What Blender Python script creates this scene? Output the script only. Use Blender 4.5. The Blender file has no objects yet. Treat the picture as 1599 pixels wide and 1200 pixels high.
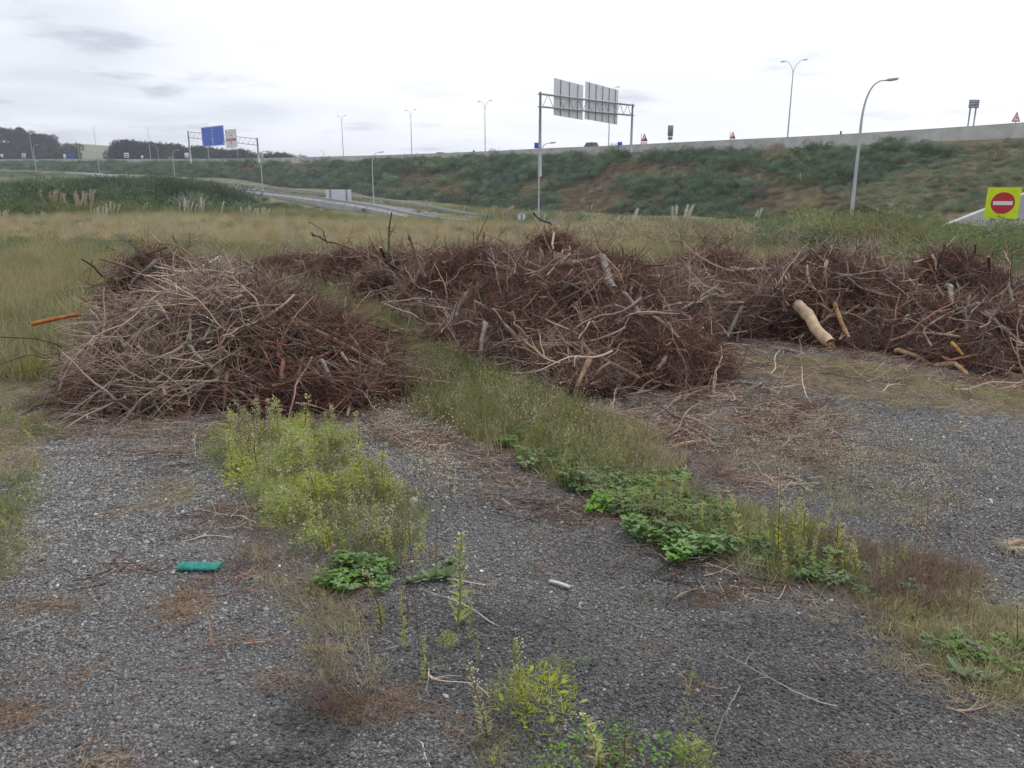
import bpy, math, random
import numpy as np
from mathutils import Vector, Matrix

random.seed(7); rng = np.random.default_rng(11)
SC = bpy.context.scene
COL = SC.collection
R = math.radians

# ------------------------------------------------------------------ camera, world, sun, exposure
CAM_H = 1.65; PITCH = R(14.5); F = 1200.0
cam_data = bpy.data.cameras.new('camera'); cam = bpy.data.objects.new('camera', cam_data); COL.objects.link(cam)
cam.location = (0, 0, CAM_H); cam.rotation_euler = (R(90) - PITCH, 0, 0)
cam_data.sensor_width = 36; cam_data.lens = 36 * F / 1599.0
cam_data.clip_start = 0.05; cam_data.clip_end = 6000
SC.camera = cam
SC.view_settings.view_transform = 'Standard'; SC.view_settings.look = 'None'
SC.view_settings.exposure = 0.35; SC.view_settings.gamma = 1.0; SC.view_settings.use_curve_mapping = False

SUN_EL, SUN_AZ = R(48), R(35)      # azimuth clockwise from +Y (ahead of the camera, to the right)
world = bpy.data.worlds.new('World'); SC.world = world; world.use_nodes = True
nt = world.node_tree; nt.nodes.clear()
def N(tree, typ, **kw):
    n = tree.nodes.new(typ)
    for k, v in kw.items(): setattr(n, k, v)
    return n
def build_world():
    L = nt.links
    out = N(nt, 'ShaderNodeOutputWorld')
    sky = N(nt, 'ShaderNodeTexSky'); sky.sky_type = 'NISHITA'; sky.sun_disc = False
    sky.sun_elevation = SUN_EL; sky.sun_rotation = SUN_AZ
    b1 = N(nt, 'ShaderNodeBackground'); L.new(sky.outputs[0], b1.inputs[0]); b1.inputs[1].default_value = 0.10
    tc = N(nt, 'ShaderNodeTexCoord'); sep = N(nt, 'ShaderNodeSeparateXYZ'); L.new(tc.outputs['Generated'], sep.inputs[0])
    # cloud sheet: direction projected onto a plane overhead
    zz = N(nt, 'ShaderNodeMath', operation='MAXIMUM'); L.new(sep.outputs[2], zz.inputs[0]); zz.inputs[1].default_value = 0.0
    za = N(nt, 'ShaderNodeMath', operation='ADD'); L.new(zz.outputs[0], za.inputs[0]); za.inputs[1].default_value = 0.10
    dx = N(nt, 'ShaderNodeMath', operation='DIVIDE'); L.new(sep.outputs[0], dx.inputs[0]); L.new(za.outputs[0], dx.inputs[1])
    dy = N(nt, 'ShaderNodeMath', operation='DIVIDE'); L.new(sep.outputs[1], dy.inputs[0]); L.new(za.outputs[0], dy.inputs[1])
    cb = N(nt, 'ShaderNodeCombineXYZ'); L.new(dx.outputs[0], cb.inputs[0]); L.new(dy.outputs[0], cb.inputs[1])
    n1 = N(nt, 'ShaderNodeTexNoise'); n1.inputs['Scale'].default_value = 0.55; n1.inputs['Detail'].default_value = 5; n1.inputs['Roughness'].default_value = .5
    n1.inputs['Distortion'].default_value = .3
    mp = N(nt, 'ShaderNodeMapping'); mp.inputs['Location'].default_value = (3.3, 1.7, 0); L.new(cb.outputs[0], mp.inputs[0]); L.new(mp.outputs[0], n1.inputs[0])
    r1 = N(nt, 'ShaderNodeMapRange'); L.new(n1.outputs[0], r1.inputs[0]); r1.inputs[1].default_value = .36; r1.inputs[2].default_value = .62
    # broad bright part of the overcast round the hidden sun, ahead and to the right
    dot = N(nt, 'ShaderNodeVectorMath', operation='DOT_PRODUCT'); L.new(tc.outputs['Generated'], dot.inputs[0])
    sd = Vector((math.sin(SUN_AZ) * math.cos(SUN_EL), math.cos(SUN_AZ) * math.cos(SUN_EL), math.sin(SUN_EL)))
    dot.inputs[1].default_value = sd
    r2 = N(nt, 'ShaderNodeMapRange'); L.new(dot.outputs['Value'], r2.inputs[0]); r2.inputs[1].default_value = .30; r2.inputs[2].default_value = .88
    m = N(nt, 'ShaderNodeMath', operation='MULTIPLY'); L.new(r1.outputs[0], m.inputs[0]); m.inputs[1].default_value = .50
    a = N(nt, 'ShaderNodeMath', operation='MULTIPLY_ADD'); L.new(r2.outputs[0], a.inputs[0]); a.inputs[1].default_value = .85; L.new(m.outputs[0], a.inputs[2])
    n3 = N(nt, 'ShaderNodeTexNoise'); n3.inputs['Scale'].default_value = 1.5; n3.inputs['Detail'].default_value = 6; n3.inputs['Roughness'].default_value = .55
    mp3 = N(nt, 'ShaderNodeMapping'); mp3.inputs['Location'].default_value = (.9, 4.6, 0); L.new(cb.outputs[0], mp3.inputs[0]); L.new(mp3.outputs[0], n3.inputs[0])
    r3 = N(nt, 'ShaderNodeMapRange'); L.new(n3.outputs[0], r3.inputs[0]); r3.inputs[1].default_value = .56; r3.inputs[2].default_value = .70; r3.inputs[3].default_value = 0; r3.inputs[4].default_value = .42
    sb = N(nt, 'ShaderNodeMath', operation='SUBTRACT'); L.new(a.outputs[0], sb.inputs[0]); L.new(r3.outputs[0], sb.inputs[1]); a = sb
    ramp = N(nt, 'ShaderNodeValToRGB'); L.new(a.outputs[0], ramp.inputs[0])
    e = ramp.color_ramp.elements
    e[0].position = 0; e[0].color = (.52, .54, .61, 1); e[1].position = 1; e[1].color = (.98, .99, 1.03, 1)
    mid = ramp.color_ramp.elements.new(.45); mid.color = (.81, .83, .89, 1)
    b2 = N(nt, 'ShaderNodeBackground'); L.new(ramp.outputs[0], b2.inputs[0]); b2.inputs[1].default_value = 1.0
    mx = N(nt, 'ShaderNodeMixShader'); mx.inputs[0].default_value = .93
    L.new(b1.outputs[0], mx.inputs[1]); L.new(b2.outputs[0], mx.inputs[2]); L.new(mx.outputs[0], out.inputs[0])
build_world()
sl = bpy.data.lights.new('sun', 'SUN'); sl.energy = 1.5; sl.angle = R(11); sl.color = (1, .97, .93)
so = bpy.data.objects.new('sun', sl); COL.objects.link(so)
so.rotation_euler = (R(90) - SUN_EL, 0, -SUN_AZ + math.pi)
so.rotation_euler = Vector((math.sin(SUN_AZ) * math.cos(SUN_EL), math.cos(SUN_AZ) * math.cos(SUN_EL), math.sin(SUN_EL))).to_track_quat('Z', 'Y').to_euler()

# ------------------------------------------------------------------ pixel (1599x1200 photo) to place
CP, SP = math.cos(PITCH), math.sin(PITCH)
def ray(px, py):
    u = (px - 799.5) / F; v = (600 - py) / F
    return np.array([u, CP + v * SP, -SP + v * CP])
def atd(px, py, d):                 # point on the ray at world depth y = d
    r = ray(px, py); t = d / r[1]
    return np.array([r[0] * t, d, CAM_H + r[2] * t])
def flat(px, py, z=0.0):
    r = ray(px, py); t = (z - CAM_H) / r[2]
    return np.array([r[0] * t, r[1] * t, z])
def proj(P):
    P = np.asarray(P, float); x, y, z = P[..., 0], P[..., 1], P[..., 2] - CAM_H
    dep = y * CP - z * SP; up = y * SP + z * CP
    return 799.5 + F * x / dep, 600 - F * up / dep
# ------------------------------------------------------------------ noise
def _h(ix, iy, s):
    n = (ix * 374761393 + iy * 668265263 + s * 974711) & 0x7fffffff
    n = ((n ^ (n >> 13)) * 1274126177) & 0x7fffffff
    return ((n ^ (n >> 16)) & 0xffff) / 65535.0
def vnoise(x, y, s=0):
    x = np.asarray(x, float); y = np.asarray(y, float)
    ix = np.floor(x).astype(np.int64); iy = np.floor(y).astype(np.int64); fx = x - ix; fy = y - iy
    fx = fx * fx * (3 - 2 * fx); fy = fy * fy * (3 - 2 * fy)
    a = _h(ix, iy, s); b = _h(ix + 1, iy, s); c = _h(ix, iy + 1, s); d = _h(ix + 1, iy + 1, s)
    return (a * (1 - fx) + b * fx) * (1 - fy) + (c * (1 - fx) + d * fx) * fy
def fbm(x, y, s=0, o=4):
    t = 0; a = .5; w = 0
    for k in range(o):
        t = t + a * vnoise(np.asarray(x) * 2 ** k, np.asarray(y) * 2 ** k, s + k * 17); w += a; a *= .5
    return t / w
def sstep(a, b, x):
    t = np.clip((np.asarray(x, float) - a) / (b - a), 0, 1); return t * t * (3 - 2 * t)

# ------------------------------------------------------------------ ground height
CTRL = np.array([(0,30,-.6),(-20,30,-.2),(20,30,-.7),(-40,45,-.4),(22,48,-1.45),(45,45,-1.6),(3.2,88,-2.6),(-8,95,-2.6),(-21.7,120,-2.3),
 (-52,159,-.3),(-91,208,2.2),(-142,262,5.2),(-170,275,6),(-80,80,-.4),(-60,100,-.6),(-100,140,.3),(-130,180,2.2),(-160,220,4),(-220,260,6.5),
 (40,75,-2.3),(20,110,-2.6),(0,150,-2.6),(-20,170,-1.6),(-60,210,.8),(-110,250,4),(60,60,-2),(90,30,-2),(-100,40,0),(-60,20,0),(60,15,-.2),(-300,300,8),(-300,100,3)], float)
def G(x, y):
    x = np.asarray(x, float); y = np.asarray(y, float)
    num = 0; den = 1e-9
    for cx, cy, cz in CTRL:
        w = 1.0 / (((x - cx) ** 2 + (y - cy) ** 2) / (120 + .02 * (cx * cx + cy * cy)) + .25) ** 2.4
        num = num + w * cz; den = den + w
    far = num / den
    k = sstep(11, 34, np.hypot(x * .8, y))
    z = far * k
    z = z + (fbm(x * .12, y * .12, 3) - .5) * .5 * sstep(14, 40, np.hypot(x, y))
    z = z + (fbm(x * 1.1, y * 1.1, 9, 3) - .5) * .05 + (fbm(x * 5, y * 5, 21, 2) - .5) * .012
    # pot-holes and wheel hollows in the worn gravel pad
    for px, py, rx, ry, dp in ((470, 1130, .20, .12, .035), (1085, 925, .26, .14, .03), (1100, 905, .45, .12, .02), (1460, 775, .5, .12, .025), (520, 1085, .13, .08, .03)):
        c = flat(px, py); z = z - dp * np.exp(-(((x - c[0]) / rx) ** 2 + ((y - c[1]) / ry) ** 2))
    return z
Z0 = float(G(0, 0))

# brush piles: cx, cy, rx, ry, height, angle
MOUNDS = {
 'left':   [(-2.60, 6.8, 1.02, 1.1, .81, 0), (-1.98, 6.5, 1.15, .75, .44, -.3), (-2.68, 6.2, .74, .8, .50, 0), (-2.15, 6.25, 1.3, .85, .30, -.2)],
 'small':  [(-4.15, 9.0, .66, .6, .92, 0)],
 'far':    [(-2.45, 12.6, 1.05, .8, .66, 0), (-3.9, 14.2, 1.4, .7, .42, 0), (-1.4, 11.2, .95, .9, .76, .2)],
 'centre': [(.55, 8.0, 1.45, 1.4, .80, -.2), (-.38, 9.5, 1.15, 1.25, .86, 0), (.62, 11.0, .58, .6, 1.12, 0), (.98, 7.0, .98, 1.1, .50, -.3), (.2, 7.4, 1.2, .9, .50, -.3), (.9, 9.4, 1.3, 1.2, .80, 0)],
 'back':   [(2.55, 10.0, 1.4, 1.3, .76, 0), (2.0, 9.2, 1.2, 1.1, .62, 0), (3.2, 9.4, .9, 1.0, .62, 0)],
 'right':  [(3.85, 9.2, 1.15, 1.25, .80, 0), (3.3, 8.7, .8, .75, .58, 0), (4.7, 8.6, 1.1, 1.1, .46, 0)],
 'edge':   [(5.25, 9.0, .75, .85, .86, 0), (5.0, 7.6, 1.4, 1.1, .42, -.3), (6.3, 8.6, 1.3, 1.3, .52, 0), (6.0, 7.4, 1.6, 1.0, .46, -.2), (4.4, 7.9, .9, .6, .32, 0)],
}
def pile_h(x, y, keys=None):
    x = np.asarray(x, float); y = np.asarray(y, float); o = np.zeros(np.broadcast(x, y).shape)
    wx = x + (fbm(x * 1.7, y * 1.7, 31) - .5) * .6; wy = y + (fbm(x * 1.7, y * 1.7, 57) - .5) * .6
    for k in (keys or MOUNDS):
        for cx, cy, rx, ry, h, a in MOUNDS[k]:
            dx = wx - cx; dy = wy - cy; ca, sa = math.cos(a), math.sin(a)
            u = (dx * ca + dy * sa) / rx; v = (-dx * sa + dy * ca) / ry
            q = np.clip(1 - (u * u + v * v), 0, 1)
            o = np.maximum(o, h * q ** .75)
    lump = .66 + .40 * fbm(x * 2.2, y * 2.2, 71, 3) + .22 * (fbm(x * 5.5, y * 5.5, 77, 2) - .35)
    return o * lump - hollow(x, y) * .11 * sstep(.1, .3, o) - pits(x, y) * .26 * sstep(.1, .35, o)
PITS = [atd(*p)[:2] for p in ((520,590,6.0),(365,592,5.95),(900,575,6.95),(1010,560,7.05),(1250,515,8.15),(1480,470,8.35),(1330,505,8.35),(130,592,6.1),(680,500,8.7),(1190,505,8.3),(460,610,5.9),(1560,520,7.7),(760,470,8.6),(1425,440,8.9))]
def pits(x, y):
    o = np.zeros(np.broadcast(x, y).shape)
    for a, b in PITS: o = np.maximum(o, np.exp(-(((x - a) / .24) ** 2 + ((y - b) / .17) ** 2)))
    return o
def hollow(x, y): return np.maximum(1 - sstep(.30, .42, fbm(x * 2.9, y * 2.9, 91, 2)), sstep(.25, .7, pits(x, y)))
def H(x, y, keys=None): return G(x, y) + pile_h(x, y, keys)
def pile_env(x, y, keys=None):
    x = np.asarray(x, float); y = np.asarray(y, float); o = np.zeros(np.broadcast(x, y).shape)
    wx = x + (fbm(x * 1.7, y * 1.7, 31) - .5) * .6; wy = y + (fbm(x * 1.7, y * 1.7, 57) - .5) * .6
    for k in (keys or MOUNDS):
        for cx, cy, rx, ry, h, a in MOUNDS[k]:
            dx = wx - cx; dy = wy - cy; ca, sa = math.cos(a), math.sin(a); u = (dx * ca + dy * sa) / rx; v = (-dx * sa + dy * ca) / ry
            o = np.maximum(o, h * np.clip(1 - (u * u + v * v), 0, 1) ** .75)
    return o * (.70 + .36 * fbm(x * 2.2, y * 2.2, 71, 2)) * .97 + .13 * sstep(.0, .12, o)
def EH(x, y, keys=None): return G(x, y) + pile_env(x, y, keys)
def hit(px, py, fn=H, dmin=1.5, dmax=400):
    r = ray(px, py); t = np.concatenate([np.arange(dmin, 30, .02), np.geomspace(30, dmax, 3000)])
    X = r[0] * t; Y = r[1] * t; Z = CAM_H + r[2] * t
    b = Z < fn(X, Y)
    i = int(np.argmax(b)) if b.any() else len(t) - 1
    return np.array([X[i], Y[i], Z[i]])

# ------------------------------------------------------------------ mesh building
class MB:
    def __init__(s): s.v = []; s.f = []; s.m = []; s.n = 0
    def add(s, v, f, m=0):
        v = np.asarray(v, float).reshape(-1, 3)
        s.v.append(v); s.f += [tuple(int(i) + s.n for i in q) for q in f]; s.m += [m] * len(f); s.n += len(v); return s
    def box(s, x0, x1, y0, y1, z0, z1, m=0, T=None):
        v = np.array([(x, y, z) for x in (x0, x1) for y in (y0, y1) for z in (z0, z1)], float)
        if T is not None: v = v @ np.array(T)[:3, :3].T + np.array(T)[:3, 3]
        return s.add(v, [(0, 1, 3, 2), (4, 6, 7, 5), (0, 4, 5, 1), (2, 3, 7, 6), (0, 2, 6, 4), (1, 5, 7, 3)], m)
    def tube(s, P, r, n=6, m=0, cap=None, smooth=True):
        P = np.asarray(P, float); k = len(P); r = np.broadcast_to(np.asarray(r, float), (k,))
        T = np.gradient(P, axis=0); T /= np.linalg.norm(T, axis=1)[:, None] + 1e-12
        ref = np.array([0, 0, 1.]) if abs(T[0][2]) < .9 else np.array([1., 0, 0])
        U = np.cross(T, ref); U /= np.linalg.norm(U, axis=1)[:, None] + 1e-12; W = np.cross(T, U)
        a = np.arange(n) * 2 * math.pi / n
        v = (P[:, None, :] + r[:, None, None] * (np.cos(a)[None, :, None] * U[:, None, :] + np.sin(a)[None, :, None] * W[:, None, :])).reshape(-1, 3)
        f = [(i * n + j, i * n + (j + 1) % n, (i + 1) * n + (j + 1) % n, (i + 1) * n + j) for i in range(k - 1) for j in range(n)]
        s.add(v, f, m)
        if cap is not None:
            b = s.n - len(v)
            s.f += [tuple(b + j for j in range(n)), tuple(b + (k - 1) * n + n - 1 - j for j in range(n))]; s.m += [cap, cap]
        return s
    def blade(s, p, d, L, w, side=None, m=0, bend=0.0, seg=2):
        p = np.asarray(p, float); d = np.asarray(d, float); d = d / (np.linalg.norm(d) + 1e-9)
        if side is None: side = np.cross(d, rng.normal(size=3))
        side = side / (np.linalg.norm(side) + 1e-9)
        v = []
        for i in range(seg):
            t = i / seg; c = p + d * L * t + np.array([0, 0, -bend * L * t * t]); ww = w * (1 - t * .55) * (.6 if i == 0 else 1)
            v += [c - side * ww, c + side * ww]
        v.append(p + d * L + np.array([0, 0, -bend * L]))
        f = [(2 * i, 2 * i + 1, 2 * i + 3, 2 * i + 2) for i in range(seg - 1)] + [(2 * seg - 2, 2 * seg - 1, 2 * seg)]
        return s.add(v, f, m)
    def leaf(s, p, d, L, w, up=(0, 0, 1), m=0):
        p = np.asarray(p, float); d = np.asarray(d, float); d = d / (np.linalg.norm(d) + 1e-9)
        sd = np.cross(d, up); sd = sd / (np.linalg.norm(sd) + 1e-9); nrm = np.cross(sd, d)
        v = [p, p + d * L * .35 + sd * w * .5 + nrm * w * .12, p + d * L * .75 + sd * w * .42 + nrm * w * .1, p + d * L, p + d * L * .75 - sd * w * .42 + nrm * w * .1, p + d * L * .35 - sd * w * .5 + nrm * w * .12, p + d * L * .55]
        return s.add(v, [(0, 1, 6, 5), (1, 2, 3, 6), (6, 3, 4, 5)], m)
    def mesh(s, name, mats, smooth=True):
        me = bpy.data.meshes.new(name)
        V = np.concatenate(s.v) if s.v else np.zeros((0, 3))
        me.from_pydata(V.tolist(), [], s.f)
        for m in (mats if isinstance(mats, (list, tuple)) else [mats]): me.materials.append(m)
        if any(s.m): me.polygons.foreach_set('material_index', np.array(s.m, dtype=np.int32))
        if smooth: me.polygons.foreach_set('use_smooth', np.ones(len(me.polygons), bool))
        me.update(); return me
    def build(s, name, mats, parent=None, smooth=True, loc=None):
        o = bpy.data.objects.new(name, s.mesh(name, mats, smooth)); COL.objects.link(o)
        if parent is not None: o.parent = parent
        if loc is not None: o.location = loc
        return o
def tag(o, label=None, cat=None, group=None, kind=None):
    if label: o['label'] = label
    if cat: o['category'] = cat
    if group: o['group'] = group
    if kind: o['kind'] = kind
    return o
def empty(name, loc, rz=0, scale=1):
    o = bpy.data.objects.new(name, None); o.empty_display_size = .1; COL.objects.link(o)
    o.location = tuple(float(c) for c in loc); o.rotation_euler = (0, 0, rz); o.scale = (scale,) * 3 if np.isscalar(scale) else scale; return o
def obj(name, me, parent=None):
    o = bpy.data.objects.new(name, me); COL.objects.link(o); o.parent = parent; return o
def copy_tree(o, parent=None):
    c = o.copy(); COL.objects.link(c); c.parent = parent
    for k in ('label', 'group'):
        if parent is None and k in c: del c[k]
    for ch in list(o.children): copy_tree(ch, c)
    return c

# ------------------------------------------------------------------ materials
def bsdf(name):
    m = bpy.data.materials.new(name); m.use_nodes = True; t = m.node_tree
    return m, t, t.nodes['Principled BSDF']
def pmat(name, c1, c2, scale=8., rough=.85, rand=.0, bump=0., bscale=None, stretch=None, metal=0., spec=.3, hue=None, tint=None, trans=0., detail=5, darkened=False):
    """noise mixes c1 and c2; each object/instance varies by rand; tint = third colour taken by the instance attribute 'tint'"""
    m, t, b = bsdf(name); L = t.links
    tc = N(t, 'ShaderNodeTexCoord'); src = tc.outputs['Object']
    if stretch:
        mp = N(t, 'ShaderNodeMapping'); mp.inputs['Scale'].default_value = stretch; L.new(src, mp.inputs[0]); src = mp.outputs[0]
    n = N(t, 'ShaderNodeTexNoise'); n.inputs['Scale'].default_value = scale; n.inputs['Detail'].default_value = detail; n.inputs['Roughness'].default_value = .6; L.new(src, n.inputs[0])
    mr = N(t, 'ShaderNodeMapRange'); L.new(n.outputs[0], mr.inputs[0]); mr.inputs[1].default_value = .35; mr.inputs[2].default_value = .65
    mx = N(t, 'ShaderNodeMix', data_type='RGBA'); L.new(mr.outputs[0], mx.inputs[0]); mx.inputs[6].default_value = (*c1, 1); mx.inputs[7].default_value = (*c2, 1)
    col = mx.outputs[2]
    if tint is not None:
        at = N(t, 'ShaderNodeAttribute', attribute_type='INSTANCER', attribute_name='tint')
        m2 = N(t, 'ShaderNodeMix', data_type='RGBA'); L.new(at.outputs['Fac'], m2.inputs[0]); L.new(col, m2.inputs[6]); m2.inputs[7].default_value = (*tint, 1); col = m2.outputs[2]
    if darkened:  # dark gravel tone, with the hollows' shade painted in
        at = N(t, 'ShaderNodeAttribute', attribute_type='INSTANCER', attribute_name='darkened')
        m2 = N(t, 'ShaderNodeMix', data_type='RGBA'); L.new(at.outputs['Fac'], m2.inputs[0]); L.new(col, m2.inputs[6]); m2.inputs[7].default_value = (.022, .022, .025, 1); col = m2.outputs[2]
    if rand:
        oi = N(t, 'ShaderNodeObjectInfo'); r = N(t, 'ShaderNodeMapRange'); L.new(oi.outputs['Random'], r.inputs[0]); r.inputs[3].default_value = 1 - rand; r.inputs[4].default_value = 1 + rand
        hs = N(t, 'ShaderNodeHueSaturation'); L.new(col, hs.inputs['Color']); L.new(r.outputs[0], hs.inputs['Value'])
        mm = N(t, 'ShaderNodeMath', operation='MULTIPLY'); L.new(oi.outputs['Random'], mm.inputs[0]); mm.inputs[1].default_value = 37.7
        fr = N(t, 'ShaderNodeMath', operation='FRACT'); L.new(mm.outputs[0], fr.inputs[0])
        r2 = N(t, 'ShaderNodeMapRange'); L.new(fr.outputs[0], r2.inputs[0]); r2.inputs[3].default_value = .65; r2.inputs[4].default_value = 1.2; L.new(r2.outputs[0], hs.inputs['Saturation'])
        col = hs.outputs[0]
    L.new(col, b.inputs['Base Color']); b.inputs['Roughness'].default_value = rough; b.inputs['Metallic'].default_value = metal
    b.inputs['Specular IOR Level'].default_value = spec
    if bump:
        nb = N(t, 'ShaderNodeTexNoise'); nb.inputs['Scale'].default_value = bscale or scale * 3; nb.inputs['Detail'].default_value = 4; L.new(src, nb.inputs[0])
        bp = N(t, 'ShaderNodeBump'); bp.inputs['Strength'].default_value = bump; bp.inputs['Distance'].default_value = .01; L.new(nb.outputs[0], bp.inputs['Height']); L.new(bp.outputs[0], b.inputs['Normal'])
    if trans:
        tr = N(t, 'ShaderNodeBsdfTranslucent'); L.new(col, tr.inputs[0]); ms = N(t, 'ShaderNodeMixShader'); ms.inputs[0].default_value = trans
        L.new(b.outputs[0], ms.inputs[1]); L.new(tr.outputs[0], ms.inputs[2]); L.new(ms.outputs[0], t.nodes['Material Output'].inputs[0])
    return m
M = {}
M['stone'] = pmat('gravel_stone', (.056, .053, .051), (.17, .162, .153), 40, .8, rand=.6, tint=(.55, .54, .52), spec=.35, darkened=True)
M['metal'] = pmat('galvanised_steel', (.30, .31, .33), (.40, .41, .43), 3, .5, metal=.3)
M['lamp'] = pmat('lamp_paint', (.42, .43, .45), (.52, .53, .55), 2, .5)
M['lens'] = pmat('lamp_lens', (.25, .25, .26), (.35, .35, .36), 3, .3)
M['concrete'] = pmat('concrete', (.44, .43, .40), (.58, .57, .54), .6, .9, bump=.2, bscale=6)
M['concrete2'] = pmat('pale_concrete', (.42, .42, .42), (.55, .55, .55), .5, .9, bump=.2, bscale=5)
M['asphalt'] = pmat('asphalt', (.045, .045, .048), (.07, .07, .072), 5, .9)
M['white'] = pmat('white_paint', (.72, .72, .73), (.80, .80, .80), 2, .5)
M['signback'] = pmat('sign_back_aluminium', (.62, .63, .65), (.70, .71, .73), 1, .5)
M['signdark'] = pmat('grey_sign_back', (.20, .21, .24), (.26, .27, .30), 2, .5)
M['rib'] = pmat('sign_rib', (.12, .12, .14), (.17, .17, .19), 2, .5)
M['blue'] = pmat('sign_blue', (.008, .09, .58), (.01, .10, .64), 2, .4)
M['red'] = pmat('sign_red', (.50, .02, .035), (.55, .03, .045), 2, .4)
M['yellow'] = pmat('fluorescent_yellow', (.58, .74, .015), (.68, .87, .01), 2.2, .45)
M['black'] = pmat('black_paint', (.02, .02, .02), (.03, .03, .03), 2, .5)
M['bark'] = pmat('weathered_bark', (.11, .076, .060), (.26, .20, .16), 9, .9, rand=.3, bump=.6, bscale=60, stretch=(1, 1, 1))
M['barkdark'] = pmat('dark_bark', (.05, .036, .03), (.13, .095, .078), 9, .9, rand=.25, bump=.6, bscale=60)
M['barkgrey'] = pmat('grey_bark', (.14, .122, .108), (.29, .255, .225), 12, .9, rand=.2, bump=.6, bscale=60)
M['barkred'] = pmat('red_brown_bark', (.20, .10, .07), (.33, .19, .14), 10, .9, rand=.25, bump=.6, bscale=60)
M['wood'] = pmat('split_wood', (.46, .26, .09), (.64, .41, .17), 14, .85, rand=.15, bump=.5, bscale=50, stretch=(1, 1, 1))
M['woodorange'] = pmat('orange_peeled_wood', (.30, .125, .055), (.46, .24, .12), 14, .8, rand=.15, bump=.5, bscale=50)
M['woodpale'] = pmat('pale_peeled_wood', (.30, .25, .195), (.50, .43, .35), 12, .85, rand=.15, bump=.4, bscale=50)
M['cut'] = pmat('cut_end', (.26, .165, .09), (.44, .31, .18), 60, .9)
M['twig'] = pmat('twigs', (.085, .044, .032), (.27, .142, .10), 6, .9, rand=.65, tint=(.42, .33, .255))
M['fibre'] = pmat('fibres', (.085, .040, .032), (.25, .122, .096), 6, .95, rand=.65, tint=(.36, .26, .20))
M['chip'] = pmat('wood_chips', (.26, .16, .10), (.45, .32, .22), 8, .9, rand=.35, tint=(.30, .18, .12))
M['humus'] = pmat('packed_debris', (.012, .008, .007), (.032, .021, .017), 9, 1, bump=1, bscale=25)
M['conyza'] = pmat('yellow_green_leaf', (.33, .38, .085), (.48, .51, .165), 9, .7, rand=.3, trans=.35, tint=(.12, .20, .04))
M['stem'] = pmat('green_stem', (.24, .27, .07), (.30, .30, .10), 9, .7, rand=.2)
M['redstem'] = pmat('red_stem', (.15, .035, .03), (.22, .08, .05), 9, .7, rand=.2)
M['flower'] = pmat('pale_flower_heads', (.50, .48, .32), (.62, .58, .42), 20, .8, rand=.2)
M['pink'] = pmat('pink_clover_flower', (.42, .22, .30), (.58, .36, .44), 40, .8, rand=.15)
M['clover'] = pmat('clover_leaf', (.085, .19, .035), (.17, .29, .065), 8, .6, rand=.4, trans=.3)
M['broad'] = pmat('broad_grey_green_leaf', (.13, .20, .085), (.21, .29, .14), 12, .65, rand=.25, trans=.25)
M['grass'] = pmat('grass_blades', (.17, .215, .055), (.29, .31, .11), 5, .8, rand=.3, trans=.3, tint=(.50, .42, .25))
M['straw'] = pmat('dry_straw', (.30, .24, .14), (.44, .36, .23), 8, .9, rand=.35, tint=(.24, .13, .075))
M['dryweed'] = pmat('dry_weed', (.17, .105, .08), (.32, .22, .17), 8, .9, rand=.35)
M['gorse'] = pmat('gorse', (.095, .165, .105), (.18, .26, .16), .8, .85, rand=.6, trans=.2, tint=(.22, .225, .095))
M['scrub'] = pmat('dark_scrub', (.038, .070, .038), (.085, .135, .070), .8, .85, rand=.55, trans=.2, tint=(.19, .21, .08))
M['bracken'] = pmat('bracken', (.17, .115, .075), (.30, .21, .135), .8, .9, rand=.35, trans=.15, tint=(.36, .32, .19))
M['bush'] = pmat('bright_bush', (.075, .13, .045), (.16, .22, .08), .9, .8, rand=.25, trans=.2, tint=(.26, .27, .12))
M['plume'] = pmat('pampas_plume', (.55, .52, .42), (.72, .69, .60), 2, .9, rand=.1, trans=.3)
M['plumetan'] = pmat('tan_pampas_plume', (.46, .34, .25), (.60, .48, .37), 2, .9, rand=.1, trans=.3)
M['treeleaf'] = pmat('tree_leaf', (.018, .032, .022), (.042, .062, .035), .3, .85, rand=.35)
M['trunk'] = pmat('tree_trunk', (.08, .06, .05), (.12, .09, .07), 2, .9)
M['teal'] = pmat('teal_plastic', (.02, .24, .21), (.07, .42, .36), 60, .5, rand=0, bump=.5, bscale=200)
M['plastic'] = pmat('grey_plastic', (.42, .42, .41), (.55, .55, .54), 30, .45)
M['carpaint'] = pmat('silver_car_paint', (.45, .46, .48), (.5, .51, .53), 1, .35, metal=.4)
M['carwhite'] = pmat('white_car_paint', (.7, .7, .7), (.75, .75, .75), 1, .35)
M['cardark'] = pmat('dark_car_paint', (.08, .09, .1), (.1, .11, .12), 1, .35)
M['glass'] = pmat('car_glass', (.03, .04, .05), (.05, .06, .07), 1, .1, spec=.6)
M['tyre'] = pmat('tyre', (.015, .015, .015), (.03, .03, .03), 5, .9)
M['roof'] = pmat('tile_roof', (.25, .12, .08), (.32, .17, .11), 2, .9)
M['farhill'] = pmat('far_meadow', (.10, .115, .06), (.15, .16, .085), .02, .95)

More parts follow.
